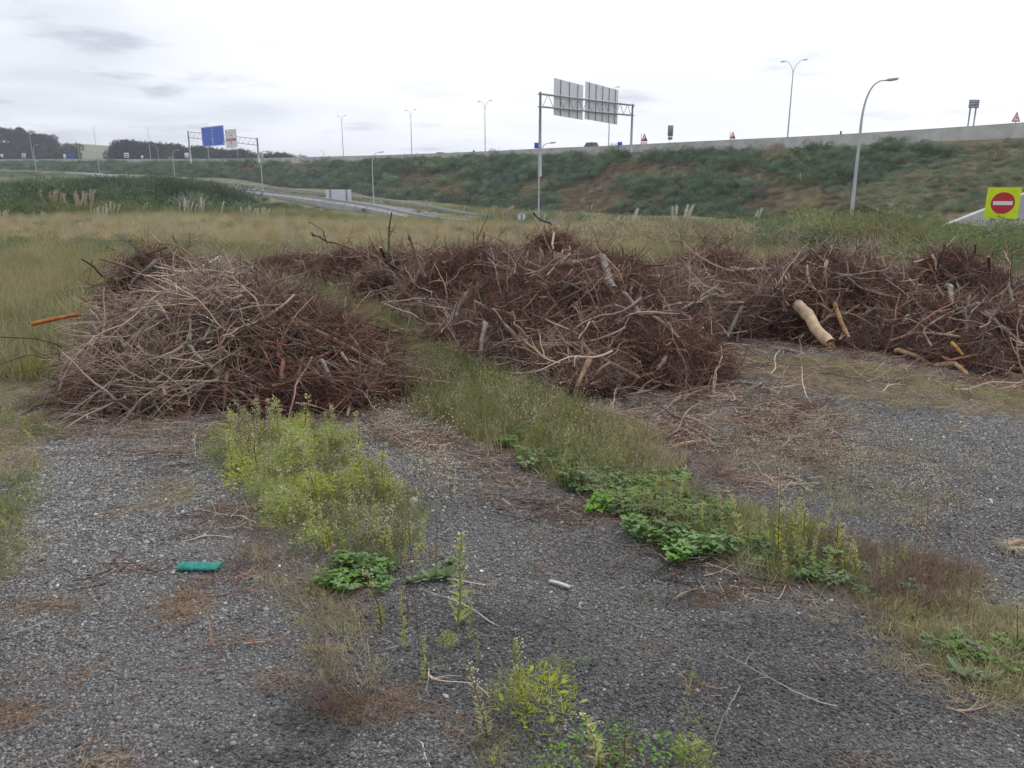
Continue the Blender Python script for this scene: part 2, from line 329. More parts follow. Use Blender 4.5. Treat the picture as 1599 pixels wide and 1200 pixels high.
# ------------------------------------------------------------------ instancing of masses
def scatter(name, P, rot, scl, meshes, tint=None, parent=None, darkened=None):
    """one object whose geometry nodes put the given small meshes on its points"""
    P = np.asarray(P, float).reshape(-1, 3); n = len(P)
    scl = np.asarray(scl, float)
    if scl.ndim == 0: scl = np.full((n, 3), float(scl))
    if scl.ndim == 1: scl = np.repeat(scl[:, None], 3, 1)
    me = bpy.data.meshes.new(name); me.vertices.add(n); me.vertices.foreach_set('co', P.ravel())
    for an, ty, dat in (('rot', 'FLOAT_VECTOR', np.asarray(rot, float)), ('scl', 'FLOAT_VECTOR', scl)):
        a = me.attributes.new(an, ty, 'POINT'); a.data.foreach_set('vector', np.ascontiguousarray(dat, dtype=np.float32).ravel())
    a = me.attributes.new('tint', 'FLOAT', 'POINT'); a.data.foreach_set('value', (np.zeros(n) if tint is None else np.asarray(tint, float)).astype(np.float32))
    if darkened is not None: a = me.attributes.new('darkened', 'FLOAT', 'POINT'); a.data.foreach_set('value', np.asarray(darkened, dtype=np.float32))
    a = me.attributes.new('pick', 'INT', 'POINT'); a.data.foreach_set('value', rng.integers(0, len(meshes), n).astype(np.int32))
    c = bpy.data.collections.new(name + '_kinds')
    for i, mm in enumerate(meshes):
        c.objects.link(bpy.data.objects.new(name + '_kind_%02d' % i, mm))
    o = bpy.data.objects.new(name, me); COL.objects.link(o)
    if parent is not None: o.parent = parent
    g = bpy.data.node_groups.new(name + '_scatter', 'GeometryNodeTree')
    g.interface.new_socket('Geometry', in_out='INPUT', socket_type='NodeSocketGeometry')
    g.interface.new_socket('Geometry', in_out='OUTPUT', socket_type='NodeSocketGeometry')
    gi = N(g, 'NodeGroupInput'); go = N(g, 'NodeGroupOutput'); L = g.links
    ci = N(g, 'GeometryNodeCollectionInfo'); ci.inputs['Collection'].default_value = c
    ci.inputs['Separate Children'].default_value = True; ci.inputs['Reset Children'].default_value = True
    ip = N(g, 'GeometryNodeInstanceOnPoints'); ip.inputs['Pick Instance'].default_value = True
    def na(nm, ty):
        x = N(g, 'GeometryNodeInputNamedAttribute', data_type=ty); x.inputs['Name'].default_value = nm; return x.outputs['Attribute']
    e2r = N(g, 'FunctionNodeEulerToRotation')
    L.new(na('rot', 'FLOAT_VECTOR'), e2r.inputs[0])
    mp = N(g, 'GeometryNodeMeshToPoints'); L.new(gi.outputs[0], mp.inputs[0])
    L.new(mp.outputs[0], ip.inputs['Points']); L.new(ci.outputs[0], ip.inputs['Instance'])
    L.new(na('pick', 'INT'), ip.inputs['Instance Index']); L.new(e2r.outputs[0], ip.inputs['Rotation']); L.new(na('scl', 'FLOAT_VECTOR'), ip.inputs['Scale'])
    L.new(ip.outputs[0], go.inputs[0])
    md = o.modifiers.new('scatter', 'NODES'); md.node_group = g
    return o
def rotz(n, tilt=0.12):
    r = rng.normal(size=(n, 3)) * tilt; r[:, 2] = rng.uniform(0, 6.283, n); return r
def euler_dir(D, spin=True):
    """euler so that local +X points along D"""
    D = D / (np.linalg.norm(D, axis=1)[:, None] + 1e-9)
    yaw = np.arctan2(D[:, 1], D[:, 0]); pit = -np.arcsin(np.clip(D[:, 2], -1, 1)); rol = rng.uniform(0, 6.283, len(D)) if spin else np.zeros(len(D))
    return np.stack([rol, pit, yaw], 1)
def sdpoly(X, Y, poly):
    """signed distance, negative inside"""
    X = np.asarray(X, float); Y = np.asarray(Y, float); d = np.full(X.shape, 1e9); ins = np.zeros(X.shape, bool); n = len(poly)
    for i in range(n):
        x0, y0 = poly[i]; x1, y1 = poly[(i + 1) % n]
        ex, ey = x1 - x0, y1 - y0; t = np.clip(((X - x0) * ex + (Y - y0) * ey) / (ex * ex + ey * ey + 1e-12), 0, 1)
        d = np.minimum(d, np.hypot(X - x0 - ex * t, Y - y0 - ey * t))
        c = (y0 > Y) != (y1 > Y)
        ins ^= c & (X < (x1 - x0) * (Y - y0) / ((y1 - y0) + (1e-12 if y1 == y0 else 0)) + x0)
    return np.where(ins, -d, d)
def wpoly(pts): return [tuple(flat(a, b)[:2]) for a, b in pts]
def fill(poly, n, edge=.0, seed=5, thr=None, fs=1.5):
    """n random ground points inside a polygon given in photo pixels, thinned by noise"""
    W = wpoly(poly) if max(p[1] for p in poly) > 400 else poly
    A = np.array(W); lo = A.min(0) - edge; hi = A.max(0) + edge; out = []; tries = 0; m = 0
    while m < n and tries < 60:
        x = rng.uniform(lo[0], hi[0], n * 2); y = rng.uniform(lo[1], hi[1], n * 2)
        s = sdpoly(x, y, W); k = s < edge * rng.uniform(-1, 1, len(x)) ** 3
        if thr is not None: k &= fbm(x * fs, y * fs, seed) > thr + rng.normal(size=len(x)) * .04
        out.append(np.stack([x[k], y[k]], 1)); m += k.sum(); tries += 1
    o = np.concatenate(out)[:n]
    return o[:, 0], o[:, 1]
def on_ground(x, y, dz=0.): return np.stack([x, y, G(x, y) + dz], 1)
# ================================================================== GROUND
def axis(dense0, dense1, step, far0, far1, g=1.13):
    a = list(np.arange(dense0, dense1 + 1e-6, step)); s = step; x = dense1
    while x < far1: s = s * g; x += s; a.append(x)
    s = step; x = dense0; b = []
    while x > far0: s = s * g; x -= s; b.append(x)
    return np.array(b[::-1] + a)
XS = axis(-6.5, 7.5, .045, -880, 500); YS = axis(.8, 12.0, .045, -40, 1400)
GX, GY = np.meshgrid(XS, YS, indexing='ij'); GZ = G(GX, GY)
nx, ny = len(XS), len(YS)
idx = np.arange(nx * ny).reshape(nx, ny)
quads = np.stack([idx[:-1, :-1], idx[1:, :-1], idx[1:, 1:], idx[:-1, 1:]], -1).reshape(-1, 4)
gm = bpy.data.meshes.new('ground')
gm.vertices.add(nx * ny); gm.vertices.foreach_set('co', np.stack([GX, GY, GZ], -1).ravel())
gm.loops.add(len(quads) * 4); gm.loops.foreach_set('vertex_index', quads.ravel().astype(np.int32))
gm.polygons.add(len(quads)); gm.polygons.foreach_set('loop_start', (np.arange(len(quads)) * 4).astype(np.int32))
gm.update(calc_edges=True); gm.polygons.foreach_set('use_smooth', np.ones(len(quads), bool))

# where soil, dry straw and moss cover the gravel (polygons traced on the ground plane)
POLY = {
 'weeds_left': [(345,705),(400,672),(520,668),(575,730),(640,790),(655,860),(640,885),(560,885),(470,850),(420,790),(365,745)],
 'strip_top': [(560,545),(640,530),(770,585),(900,640),(1000,690),(1010,745),(900,745),(820,712),(740,688),(670,655),(620,610)],
 'clover_strip': [(790,705),(900,698),(1040,755),(1110,800),(1110,850),(1040,850),(960,795),(860,745)],
 'strip_low': [(1040,790),(1180,800),(1270,835),(1300,880),(1240,905),(1130,870),(1060,845)],
 'dry_weeds': [(1270,850),(1400,855),(1520,905),(1500,950),(1400,965),(1290,895)],
 'strip_right': [(1390,940),(1500,930),(1720,1010),(1800,1120),(1560,1085),(1450,1030),(1400,985)],
 'clover_left': [(500,905),(560,880),(640,885),(700,900),(705,922),(620,928),(540,935),(508,925)],
}
SD = {k: wpoly(v) for k, v in POLY.items()}
def blend(sd, soft): return 1 - sstep(-soft, soft, sd)
x, y = GX.ravel(), GY.ravel()
nz = fbm(x * 2.3, y * 2.3, 5) - .5; nz2 = fbm(x * 9, y * 9, 15, 3) - .5; nz3 = fbm(x * .7, y * .7, 25) - .5
near = (y < 40) & (np.abs(x) < 40)
pad = wpoly([(-1500,1900),(-200,640),(60,628),(100,560),(330,480),(620,478),(900,452),(1200,440),(1900,470),(3200,1900)])
f_pad = blend(sdpoly(x, y, pad) + nz * 1.2, .25)            # 1 on the gravel pad
veg = 1 - f_pad
for k, w in (('weeds_left', .55), ('strip_top', .95), ('clover_strip', .95), ('strip_low', .8), ('dry_weeds', .8), ('strip_right', .75), ('clover_left', .4)):
    veg = np.maximum(veg, w * blend(sdpoly(x, y, SD[k]) + nz * .5 + nz2 * .2, .12))
soil = np.clip(sstep(.02, .22, pile_h(x, y)) + blend(pile_h(x, y) * 0 + .35 - pile_h(x + .15, y + .35) * 2, .3) * 0, 0, 1)
halo = np.zeros_like(x)
for k in MOUNDS:
    for cx, cy, rx, ry, h, a in MOUNDS[k]:
        q = np.hypot((x - cx) / (rx + .55), (y - cy) / (ry + .55)); halo = np.maximum(halo, 1 - sstep(.72, 1.05, q + nz * .45 + nz2 * .3))
soil = np.maximum(soil, halo * .85)
dirtp = [([(640,650),(800,690),(1000,790),(1180,890),(1330,950),(1100,905),(1020,860),(880,815),(740,740),(640,690)], .7), ([(560,650),(640,660),(700,700),(600,700)], .6),
         ([(960,620),(1300,625),(1290,720),(1180,780),(1050,735),(950,680)], .85), ([(330,780),(440,800),(500,880),(560,960),(430,930),(340,850)], .7)]
for pl, w in dirtp: soil = np.maximum(soil, w * blend(sdpoly(x, y, wpoly(pl)) + nz * .5 + nz2 * .25, .14))
straw = np.zeros_like(x)
for cx, cy, rx, ry, w in ((460,910,90,22,.0),(90,945,85,22,.75),(290,945,65,20,.8),(215,790,65,16,.35),(20,1120,45,18,.8),(40,1200,30,12,.6),(170,1190,45,20,.8),(600,1095,60,28,.75),(440,1060,60,20,.6),(1350,1190,60,14,.6),(350,995,35,10,.45),(100,1000,25,8,.5),(60,1035,40,10,.5),(700,600,10,10,0),(1120,930,45,10,.5),(380,790,60,18,.35),(1100,920,60,10,.35),(330,905,60,14,.4)):
    c = flat(cx, cy); rxx = abs(flat(cx + rx, cy)[0] - c[0]); ryy = abs(flat(cx, cy - ry)[1] - flat(cx, cy + ry)[1]) / 2
    q = np.hypot((x - c[0]) / rxx, (y - c[1]) / ryy); straw = np.maximum(straw, w * (1 - sstep(.45, 1.15, q + nz * .9 + nz2 * .5)))
moss = np.zeros_like(x)
for pl, w in (([(180,755),(330,740),(350,775),(240,790),(170,775)], .55), ([(1100,545),(1300,565),(1599,600),(1750,640),(1750,680),(1500,640),(1250,600),(1120,580)], .9), ([(0,640),(70,640),(60,720),(0,760),(-200,760)], .7), ([(0,860),(60,850),(40,900),(-50,900)], .4),
              ([(1150,700),(1300,760),(1400,720),(1280,690)], .3), ([(930,735),(1000,800),(1060,860),(1160,895),(1000,850),(900,790)], .4), ([(1230,905),(1400,985),(1560,1100),(1460,1060),(1300,960)], .5)):
    moss = np.maximum(moss, w * blend(sdpoly(x, y, wpoly(pl)) + nz * .6 + nz2 * .3, .15))
dark = np.zeros_like(x)                                        # fresh dark chippings and shade of hollow edges put into the colour
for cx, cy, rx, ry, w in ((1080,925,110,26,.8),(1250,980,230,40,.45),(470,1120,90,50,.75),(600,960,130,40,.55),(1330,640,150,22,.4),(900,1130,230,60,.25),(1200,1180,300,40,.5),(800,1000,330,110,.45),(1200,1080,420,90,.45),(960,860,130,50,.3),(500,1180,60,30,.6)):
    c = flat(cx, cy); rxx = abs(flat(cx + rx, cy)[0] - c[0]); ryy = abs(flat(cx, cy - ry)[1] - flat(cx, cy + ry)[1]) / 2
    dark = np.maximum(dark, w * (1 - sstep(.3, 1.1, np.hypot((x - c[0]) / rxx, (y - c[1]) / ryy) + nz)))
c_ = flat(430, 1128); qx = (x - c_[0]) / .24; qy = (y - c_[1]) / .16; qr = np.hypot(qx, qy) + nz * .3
dark = np.maximum(dark, .95 * np.exp(-((qr - 1) / .22) ** 2) * sstep(-1.1, .3, qx - .6 * qy))  # shadowed rim of the hollow, painted as a one-sided dark arc
for an, dat in (('veg', veg), ('soil', soil), ('straw', straw), ('moss', moss), ('darkened', dark)):
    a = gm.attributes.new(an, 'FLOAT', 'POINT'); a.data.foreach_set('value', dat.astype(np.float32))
def ground_material():
    m, t, b = bsdf('ground_surface'); L = t.links
    geo = N(t, 'ShaderNodeNewGeometry'); P = geo.outputs['Position']
    def noise(s, d=4, r=.6):
        n = N(t, 'ShaderNodeTexNoise'); n.inputs['Scale'].default_value = s; n.inputs['Detail'].default_value = d; n.inputs['Roughness'].default_value = r; L.new(P, n.inputs[0]); return n.outputs[0]
    def mr(v, a, c, lo=0, hi=1):
        n = N(t, 'ShaderNodeMapRange'); L.new(v, n.inputs[0]); n.inputs[1].default_value = a; n.inputs[2].default_value = c; n.inputs[3].default_value = lo; n.inputs[4].default_value = hi; return n.outputs[0]
    def mix(f, a, c):
        n = N(t, 'ShaderNodeMix', data_type='RGBA')
        for s, v in ((0, f), (6, a), (7, c)):
            if isinstance(v, (tuple, float, int)): n.inputs[s].default_value = (*v, 1) if isinstance(v, tuple) else v
            else: L.new(v, n.inputs[s])
        return n.outputs[2]
    def mul(a, c, op='MULTIPLY'):
        n = N(t, 'ShaderNodeMath', operation=op)
        for i, v in enumerate((a, c)):
            if isinstance(v, (float, int)): n.inputs[i].default_value = v
            else: L.new(v, n.inputs[i])
        return n.outputs[0]
    def attr(nm):
        n = N(t, 'ShaderNodeAttribute', attribute_name=nm); return n.outputs['Fac']
    vo = N(t, 'ShaderNodeTexVoronoi'); vo.inputs['Scale'].default_value = 70; L.new(P, vo.inputs[0])
    sepc = N(t, 'ShaderNodeSeparateColor'); L.new(vo.outputs['Color'], sepc.inputs[0])
    stone = mix(sepc.outputs[0], (.07, .072, .078), (.25, .25, .255))
    stone = mix(mr(sepc.outputs[1], .965, .99), stone, (.55, .54, .52))
    stone = mix(mr(vo.outputs['Distance'], .35, .7), stone, (.022, .022, .022))
    dust = mix(noise(30), (.12, .118, .118), (.21, .205, .20))
    gcol = mix(mr(noise(1.1), .35, .65, .15, .6), stone, dust)
    gcol = mix(attr('darkened'), gcol, mix(.55, gcol, (.03, .03, .032)))
    soilc = mix(noise(14), (.085, .058, .045), (.20, .15, .12))
    gcol = mix(mul(attr('soil'), mr(noise(22), .3, .6, .35, 1)), gcol, soilc)
    strawc = mix(noise(60), (.17, .10, .055), (.34, .24, .13))
    gcol = mix(mul(attr('straw'), mr(noise(45), .35, .6, .2, 1)), gcol, strawc)
    mossc = mix(noise(38), (.13, .12, .05), (.26, .245, .12))
    gcol = mix(mul(attr('moss'), mr(noise(26), .35, .6, .2, 1)), gcol, mossc)
    vegc = mix(mr(noise(.35), .35, .65), mix(noise(5), (.075, .09, .035), (.14, .15, .065)), mix(noise(5), (.13, .12, .06), (.19, .17, .09)))
    gcol = mix(mul(attr('veg'), mr(noise(12), .25, .5, .5, 1)), gcol, vegc)
    L.new(gcol, b.inputs['Base Color']); b.inputs['Roughness'].default_value = .9; b.inputs['Specular IOR Level'].default_value = .25
    hgt = mul(mul(mr(vo.outputs['Distance'], 0, .6, 1, 0), mr(attr('veg'), 0, 1, 1, .2)), mul(noise(35), 1.0), 'ADD')
    bp = N(t, 'ShaderNodeBump'); bp.inputs['Strength'].default_value = .8; bp.inputs['Distance'].default_value = .012; L.new(hgt, bp.inputs['Height']); L.new(bp.outputs[0], b.inputs['Normal'])
    return m
gm.materials.append(ground_material())
ground = bpy.data.objects.new('ground', gm); COL.objects.link(ground); tag(ground, 'worn grey gravel yard running out into rough grass field', kind='structure')

# ================================================================== HIGHWAY EMBANKMENT
HW = np.array([(108,22,8.2),(96,46,8.25),(78,66,8.35),(62.6,83,8.5),(51.5,103,8.5),(42.7,117,8.55),(31,132,8.65),(19.5,150,8.85),(8,165,9.05),(-6.4,182,9.1),(-26.4,203,9.25),(-51,229,9.65),(-88,265,10.3),(-152,320,11.75),(-204,350,12.7),(-266,378,13.4),(-400,425,14.5)])
def resample(P, step):
    P = np.asarray(P, float)
    # Catmull-Rom through the points
    Q = []
    for i in range(len(P) - 1):
        p0 = P[max(i - 1, 0)]; p1 = P[i]; p2 = P[i + 1]; p3 = P[min(i + 2, len(P) - 1)]
        for t in np.linspace(0, 1, 16, endpoint=False):
            Q.append(.5 * (2 * p1 + (p2 - p0) * t + (2 * p0 - 5 * p1 + 4 * p2 - p3) * t * t + (-p0 + 3 * p1 - 3 * p2 + p3) * t ** 3))
    Q.append(P[-1]); Q = np.array(Q); s = np.concatenate([[0], np.cumsum(np.linalg.norm(np.diff(Q, axis=0), axis=1))])
    k = np.arange(0, s[-1], step); return np.stack([np.interp(k, s, Q[:, j]) for j in range(Q.shape[1])], 1)
HP = resample(HW, 3.0)
T_ = np.gradient(HP[:, :2], axis=0); T_ /= np.linalg.norm(T_, axis=1)[:, None]
HN = np.stack([-T_[:, 1], T_[:, 0]], 1)                       # towards the camera side
HN *= np.sign((HN * (-HP[:, :2])).sum(1))[:, None]
def off(i, d, z): return np.array([HP[i, 0] + HN[i, 0] * d, HP[i, 1] + HN[i, 1] * d, z])
ROWS = 14
EMB = np.zeros((len(HP), ROWS + 1, 3))
for i in range(len(HP)):
    top = HP[i, 2] - 1.7
    z_foot = float(G(*(HP[i, :2] + HN[i] * 20))); run = max(4, 1.9 * (top - z_foot))
    for _ in range(2):
        z_foot = float(G(*(HP[i, :2] + HN[i] * (1.2 + run)))); run = max(4, 1.9 * (top - z_foot))
    for j in range(ROWS + 1):
        t = j / ROWS
        d = .18 + (1.0 * min(1, t * ROWS)) + run * max(0, (j - 1) / (ROWS - 1))
        z = top - (top - z_foot + .3) * max(0, (j - 1) / (ROWS - 1))
        p = off(i, d, z); p[2] += (fbm(p[0] * .15, p[1] * .15, 44) - .5) * 1.2 * math.sin(math.pi * t); EMB[i, j] = p
mb = MB(); ii = np.arange(len(HP) * (ROWS + 1)).reshape(len(HP), ROWS + 1)
mb.add(EMB.reshape(-1, 3), np.stack([ii[:-1, :-1], ii[1:, :-1], ii[1:, 1:], ii[:-1, 1:]], -1).reshape(-1, 4))
M['slope'] = pmat('slope_soil', (.13, .10, .065), (.18, .17, .085), .18, .95, bump=1, bscale=3)
tag(mb.build('embankment', M['slope']), 'long overgrown embankment carrying the motorway', kind='structure')
# road deck
mb = MB(); RD = []
for i in range(len(HP)): RD += [off(i, -.45, HP[i, 2] - 1.05), off(i, -26, HP[i, 2] - 1.05), off(i, -27, -4)]
k = np.arange(len(HP) * 3).reshape(-1, 3)
mb.add(np.array(RD), np.concatenate([np.stack([k[:-1, j], k[1:, j], k[1:, j + 1], k[:-1, j + 1]], -1) for j in (0, 1)]))
tag(mb.build('motorway', M['asphalt']), 'motorway deck on top of the embankment', kind='structure')
# painted lines, 4 mm above the deck
mb = MB()
for d in (-2.2, -13, -24.5):
    V = []
    for i in range(len(HP)): V += [off(i, d, HP[i, 2] - 1.046), off(i, d - .15, HP[i, 2] - 1.046)]
    k = np.arange(len(HP) * 2).reshape(-1, 2); mb.add(np.array(V), np.stack([k[:-1, 0], k[1:, 0], k[1:, 1], k[:-1, 1]], -1))
tag(mb.build('road_markings', M['white']), kind='structure')
# concrete parapets, near and far edge
def parapet(d, h, label):
    root = empty('road_parapet', off(60, d, HP[60, 2] - h)); tag(root, label, 'parapet')
    step = 4
    for a in range(0, len(HP) - step, step):
        mb = MB(); V = []
        for i in range(a, a + step + 1):
            s = 0 if i not in (a, a + step) else (.02 if i == a else -.02)
            q = HP[i, 2]
            for dd, zz in ((.16, q - h), (.16, q - h + .35), (.10, q - .06), (.13, q), (-.13, q), (-.10, q - .06), (-.16, q - h)):
                p = off(i, d + dd, zz); p[:2] += T_[i] * s; V.append(p)
        V = np.array(V) - np.array(root.location); n = 7; kk = np.arange(len(V)).reshape(-1, n)
        f = [tuple(int(z) for z in (kk[r, c], kk[r + 1, c], kk[r + 1, (c + 1) % n], kk[r, (c + 1) % n])) for r in range(step) for c in range(n)]
        f += [tuple(int(z) for z in kk[0]), tuple(int(z) for z in kk[-1][::-1])]
        mb.add(V, f); mb.build('panel', M['concrete'], root, smooth=False)
parapet(0, 1.75, 'long pale concrete parapet along the near edge of the motorway')
# ================================================================== SLIP ROAD with retaining wall and guard rail
RP = np.array([(60,14,-.8),(44,24,-1.2),(30,34,-1.6),(20,43,-1.9),(12,56,-2.4),(6.3,73,-3.1),(-1,86,-3.25),(-10,98,-3.0),(-21,117,-2.0),(-36,137,-.9),(-52,155,.1),(-70,178,1.2),(-92,202,2.7),(-118,230,4.2),(-146,258,5.6),(-180,282,6.6),(-230,305,7.6),(-300,330,8.5)], float)
RPp = resample(RP, 4.0)
RT = np.gradient(RPp[:, :2], axis=0); RT /= np.linalg.norm(RT, axis=1)[:, None]
RN = np.stack([-RT[:, 1], RT[:, 0]], 1); RN *= np.sign((RN * (-RPp[:, :2])).sum(1))[:, None]
def roff(i, d, z): return np.array([RPp[i, 0] + RN[i, 0] * d, RPp[i, 1] + RN[i, 1] * d, z])
mb = MB(); V = []
for i in range(len(RPp)):
    z = RPp[i, 2] + .25
    V += [roff(i, 0, z), roff(i, -7, z - .1), roff(i, -8.5, z - 1.5)]
k = np.arange(len(RPp) * 3).reshape(-1, 3)
mb.add(np.array(V), np.concatenate([np.stack([k[:-1, j], k[1:, j], k[1:, j + 1], k[:-1, j + 1]], -1) for j in (0, 1)]))
M['asphalt2'] = pmat('pale_asphalt', (.16, .16, .165), (.21, .21, .215), 2, .9)
tag(mb.build('slip_road', M['asphalt2']), 'pale slip road climbing along the foot of the embankment', kind='structure')
root = empty('retaining_wall', roff(40, .2, RPp[40, 2])); tag(root, 'pale low retaining wall under the guard rail of the slip road', 'retaining wall')
M['wall'] = pmat('pale_wall', (.42, .40, .40), (.52, .50, .50), .5, .9, bump=.3, bscale=5)
for a in range(6, len(RPp) - 30, 2):
    mb = MB(); V = []
    for i, s in ((a, .01), (a + 1, 0), (a + 2, -.01)):
        z = RPp[i, 2] + .28
        for d, zz in ((.02, z), (.30, z), (.34, z - 2.2), (.02, z - 2.2)):
            p = roff(i, d, zz); p[:2] += RT[i] * s; V.append(p)
    V = np.array(V) - np.array(root.location); kk = np.arange(12).reshape(3, 4)
    f = [tuple(int(q) for q in (kk[r, c], kk[r + 1, c], kk[r + 1, (c + 1) % 4], kk[r, (c + 1) % 4])) for r in range(2) for c in range(4)] + [(0, 1, 2, 3), (11, 10, 9, 8)]
    mb.add(V, f); mb.build('panel', M['wall'], root, smooth=False)
def guard_rail(d, lab, a0, a1, h0=.3):
    root = empty('guard_rail', roff((a0 + a1) // 2, d, RPp[(a0 + a1) // 2, 2])); tag(root, lab, 'guard rail'); o = np.array(root.location)
    for a in range(a0, a1):
        mb = MB(); V = []
        for i, s in ((a, .0), (a + 1, -.02)):
            z = RPp[i, 2] + h0 + .45
            for dd, zz in ((.0, z - .16), (.07, z - .1), (.0, z), (.07, z + .1), (.0, z + .16), (-.02, z + .16), (-.02, z - .16)):
                p = roff(i, d + dd, zz); p[:2] += RT[i] * s; V.append(p)
        V = np.array(V) - o
        f = [(j, j + 7, (j + 1) % 7 + 7, (j + 1) % 7) for j in range(7)]
        mb.add(V, f); mb.build('beam', M['metal'], root, smooth=False)
        mb = MB(); p = roff(a, d - .09, 0) - o; z = RPp[a, 2] + h0 - o[2]; mb.box(p[0] - .05, p[0] + .05, p[1] - .05, p[1] + .05, z - .5, z + .62); mb.build('post', M['metal'], root)
guard_rail(.15, 'galvanised guard rail on the near edge of the slip road', 6, 68)
guard_rail(-6.6, 'galvanised guard rail on the far edge of the slip road, nearest the embankment', 10, 56, .5)

# ------------------------------------------------------------------ concrete wing wall of the underpass, right
A = atd(1465, 357, 62); Bp = atd(1599, 300, 66); Cc = atd(1760, 240, 70)
root = empty('wing_wall', (A[0], A[1], -3)); tag(root, 'pale concrete wing wall of the underpass behind the no entry sign', 'wall')
nseg = 6
for i in range(nseg):
    mb = MB(); P0 = A + (Cc - A) * i / nseg; P1 = A + (Cc - A) * (i + 1) / nseg - (Cc - A) * .0015
    V = []
    for P in (P0, P1):
        V += [(P[0], P[1], -4), (P[0], P[1], P[2]), (P[0] - .1, P[1] + .5, P[2]), (P[0] - .1, P[1] + .5, -4)]
    V = np.array(V) - np.array(root.location)
    mb.add(V, [(0, 1, 2, 3), (7, 6, 5, 4), (0, 4, 5, 1), (1, 5, 6, 2), (2, 6, 7, 3), (3, 7, 4, 0)]); mb.build('panel', M['concrete2'], root, smooth=False)
# earth held by the wing wall
mb = MB(); V = []; nn = 12
for i in range(nn + 1):
    P = A + (Cc - A) * i / nn; q = P + np.array([-.1, .5, -.25])
    far = np.array([P[0] + 2, P[1] + 24, 5.5 * i / nn - 1.5 + 2])
    for j in range(7):
        s = q + (far - q) * j / 6; V.append(s)
k = np.arange((nn + 1) * 7).reshape(nn + 1, 7)
mb.add(np.array(V), np.stack([k[:-1, :-1], k[1:, :-1], k[1:, 1:], k[:-1, 1:]], -1).reshape(-1, 4)); WINGV = np.array(V).reshape(nn + 1, 7, 3)
tag(mb.build('embankment_spur', M['slope']), kind='structure')

# ================================================================== LAMPS
def bez(p0, p1, p2, n):
    t = np.linspace(0, 1, n)[:, None]; p0, p1, p2 = map(np.array, (p0, p1, p2)); return (1 - t) ** 2 * p0 + 2 * t * (1 - t) * p1 + t * t * p2
def head_mesh(s=1):
    mb = MB(); a = np.linspace(0, 1, 7); prof = np.array([.35, .8, 1, 1, .9, .65, .15])
    V = []
    for t, w in zip(a, prof):
        for an in range(8):
            th = an * math.pi / 4 + math.pi / 8; V.append((t * .85 * s, math.cos(th) * .17 * w * s, math.sin(th) * .085 * w * s))
    k = np.arange(56).reshape(7, 8)
    f = [(int(k[i, j]), int(k[i + 1, j]), int(k[i + 1, (j + 1) % 8]), int(k[i, (j + 1) % 8])) for i in range(6) for j in range(8)] + [tuple(int(q) for q in k[0][::-1]), tuple(int(q) for q in k[-1])]
    mb.add(np.array(V), f); return mb
HEADM = head_mesh().mesh('lamp_head', M['lamp'])
lm = MB(); lm.box(.28, .72, -.10, .10, -.095, -.06); LENSM = lm.mesh('lens', M['lens'])
def single_lamp(loc, h, rz, label):
    root = empty('street_lamp', loc, rz); tag(root, label, 'street lamp')
    MB().tube([(0, 0, -.5), (0, 0, h * .2), (0, 0, h * .74)], [.115, .10, .07], 10).build('pole', M['lamp'], root)
    q = h * .26
    P = bez((0, 0, h * .74), (.10, 0, h * .99), (q * .5, 0, h * .985), 14); MB().tube(P, np.linspace(.07, .035, 14), 8).build('arm', M['lamp'], root)
    hd = obj('lamp_head', HEADM, root); hd.location = (q * .5 - .05, 0, h * .985); hd.rotation_euler = (0, R(-8), 0); obj('lens', LENSM, hd)
    bp_ = MB(); bp_.box(-.2, .2, -.2, .2, -.05, .03); bp_.build('base_plate', M['metal'], root)
    return root
SLF = [(1327,358,46,122,0), (841,345,88,222,0), (584,326,120,237,0), (411,304,159,236,.0), (274,285,208,234,.2), (156,272,262,233,.2), (57,268,250,226,.0)]
labs = ['tallest arched grey street lamp, standing in the bushes near the no entry sign',
 'arched street lamp whose pole rises just below the near leg of the grey gantry', 'arched street lamp on the slip road right of the blank roadside board',
 'arched street lamp at the guard rail, right of the blue sign gantry', 'small arched street lamp between the blue sign gantry and the far dark treeline',
 'small arched street lamp in front of the bare green hillside', 'small arched street lamp in front of the wooded hill at far left']
for (px, py, d, ty, rz), lb in zip(SLF, labs):
    b = atd(px, py, d); b[2] = min(b[2], float(G(b[0], b[1])) + .6); h = atd(px, ty, d)[2] - b[2]; single_lamp(b, h, rz, lb)
def double_lamp(loc, h, rz, label, w=1.9):
    root = empty('double_street_lamp', loc, rz); tag(root, label, 'street lamp')
    MB().tube([(0, 0, -.3), (0, 0, h * .5), (0, 0, h - 1.9)], [.13, .10, .07], 8).build('pole', M['lamp'], root)
    for s in (-1, 1):
        P = bez((0, 0, h - 1.9), (s * .25, 0, h - .3), (s * w, 0, h), 10); MB().tube(P, np.linspace(.06, .035, 10), 6).build('arm', M['lamp'], root)
        hd = obj('lamp_head', HEADM, root); hd.location = (s * (w - .05), 0, h); hd.rotation_euler = (0, R(4) * (1 if s < 0 else -1), 0 if s > 0 else math.pi); obj('lens', LENSM, hd)
    return root
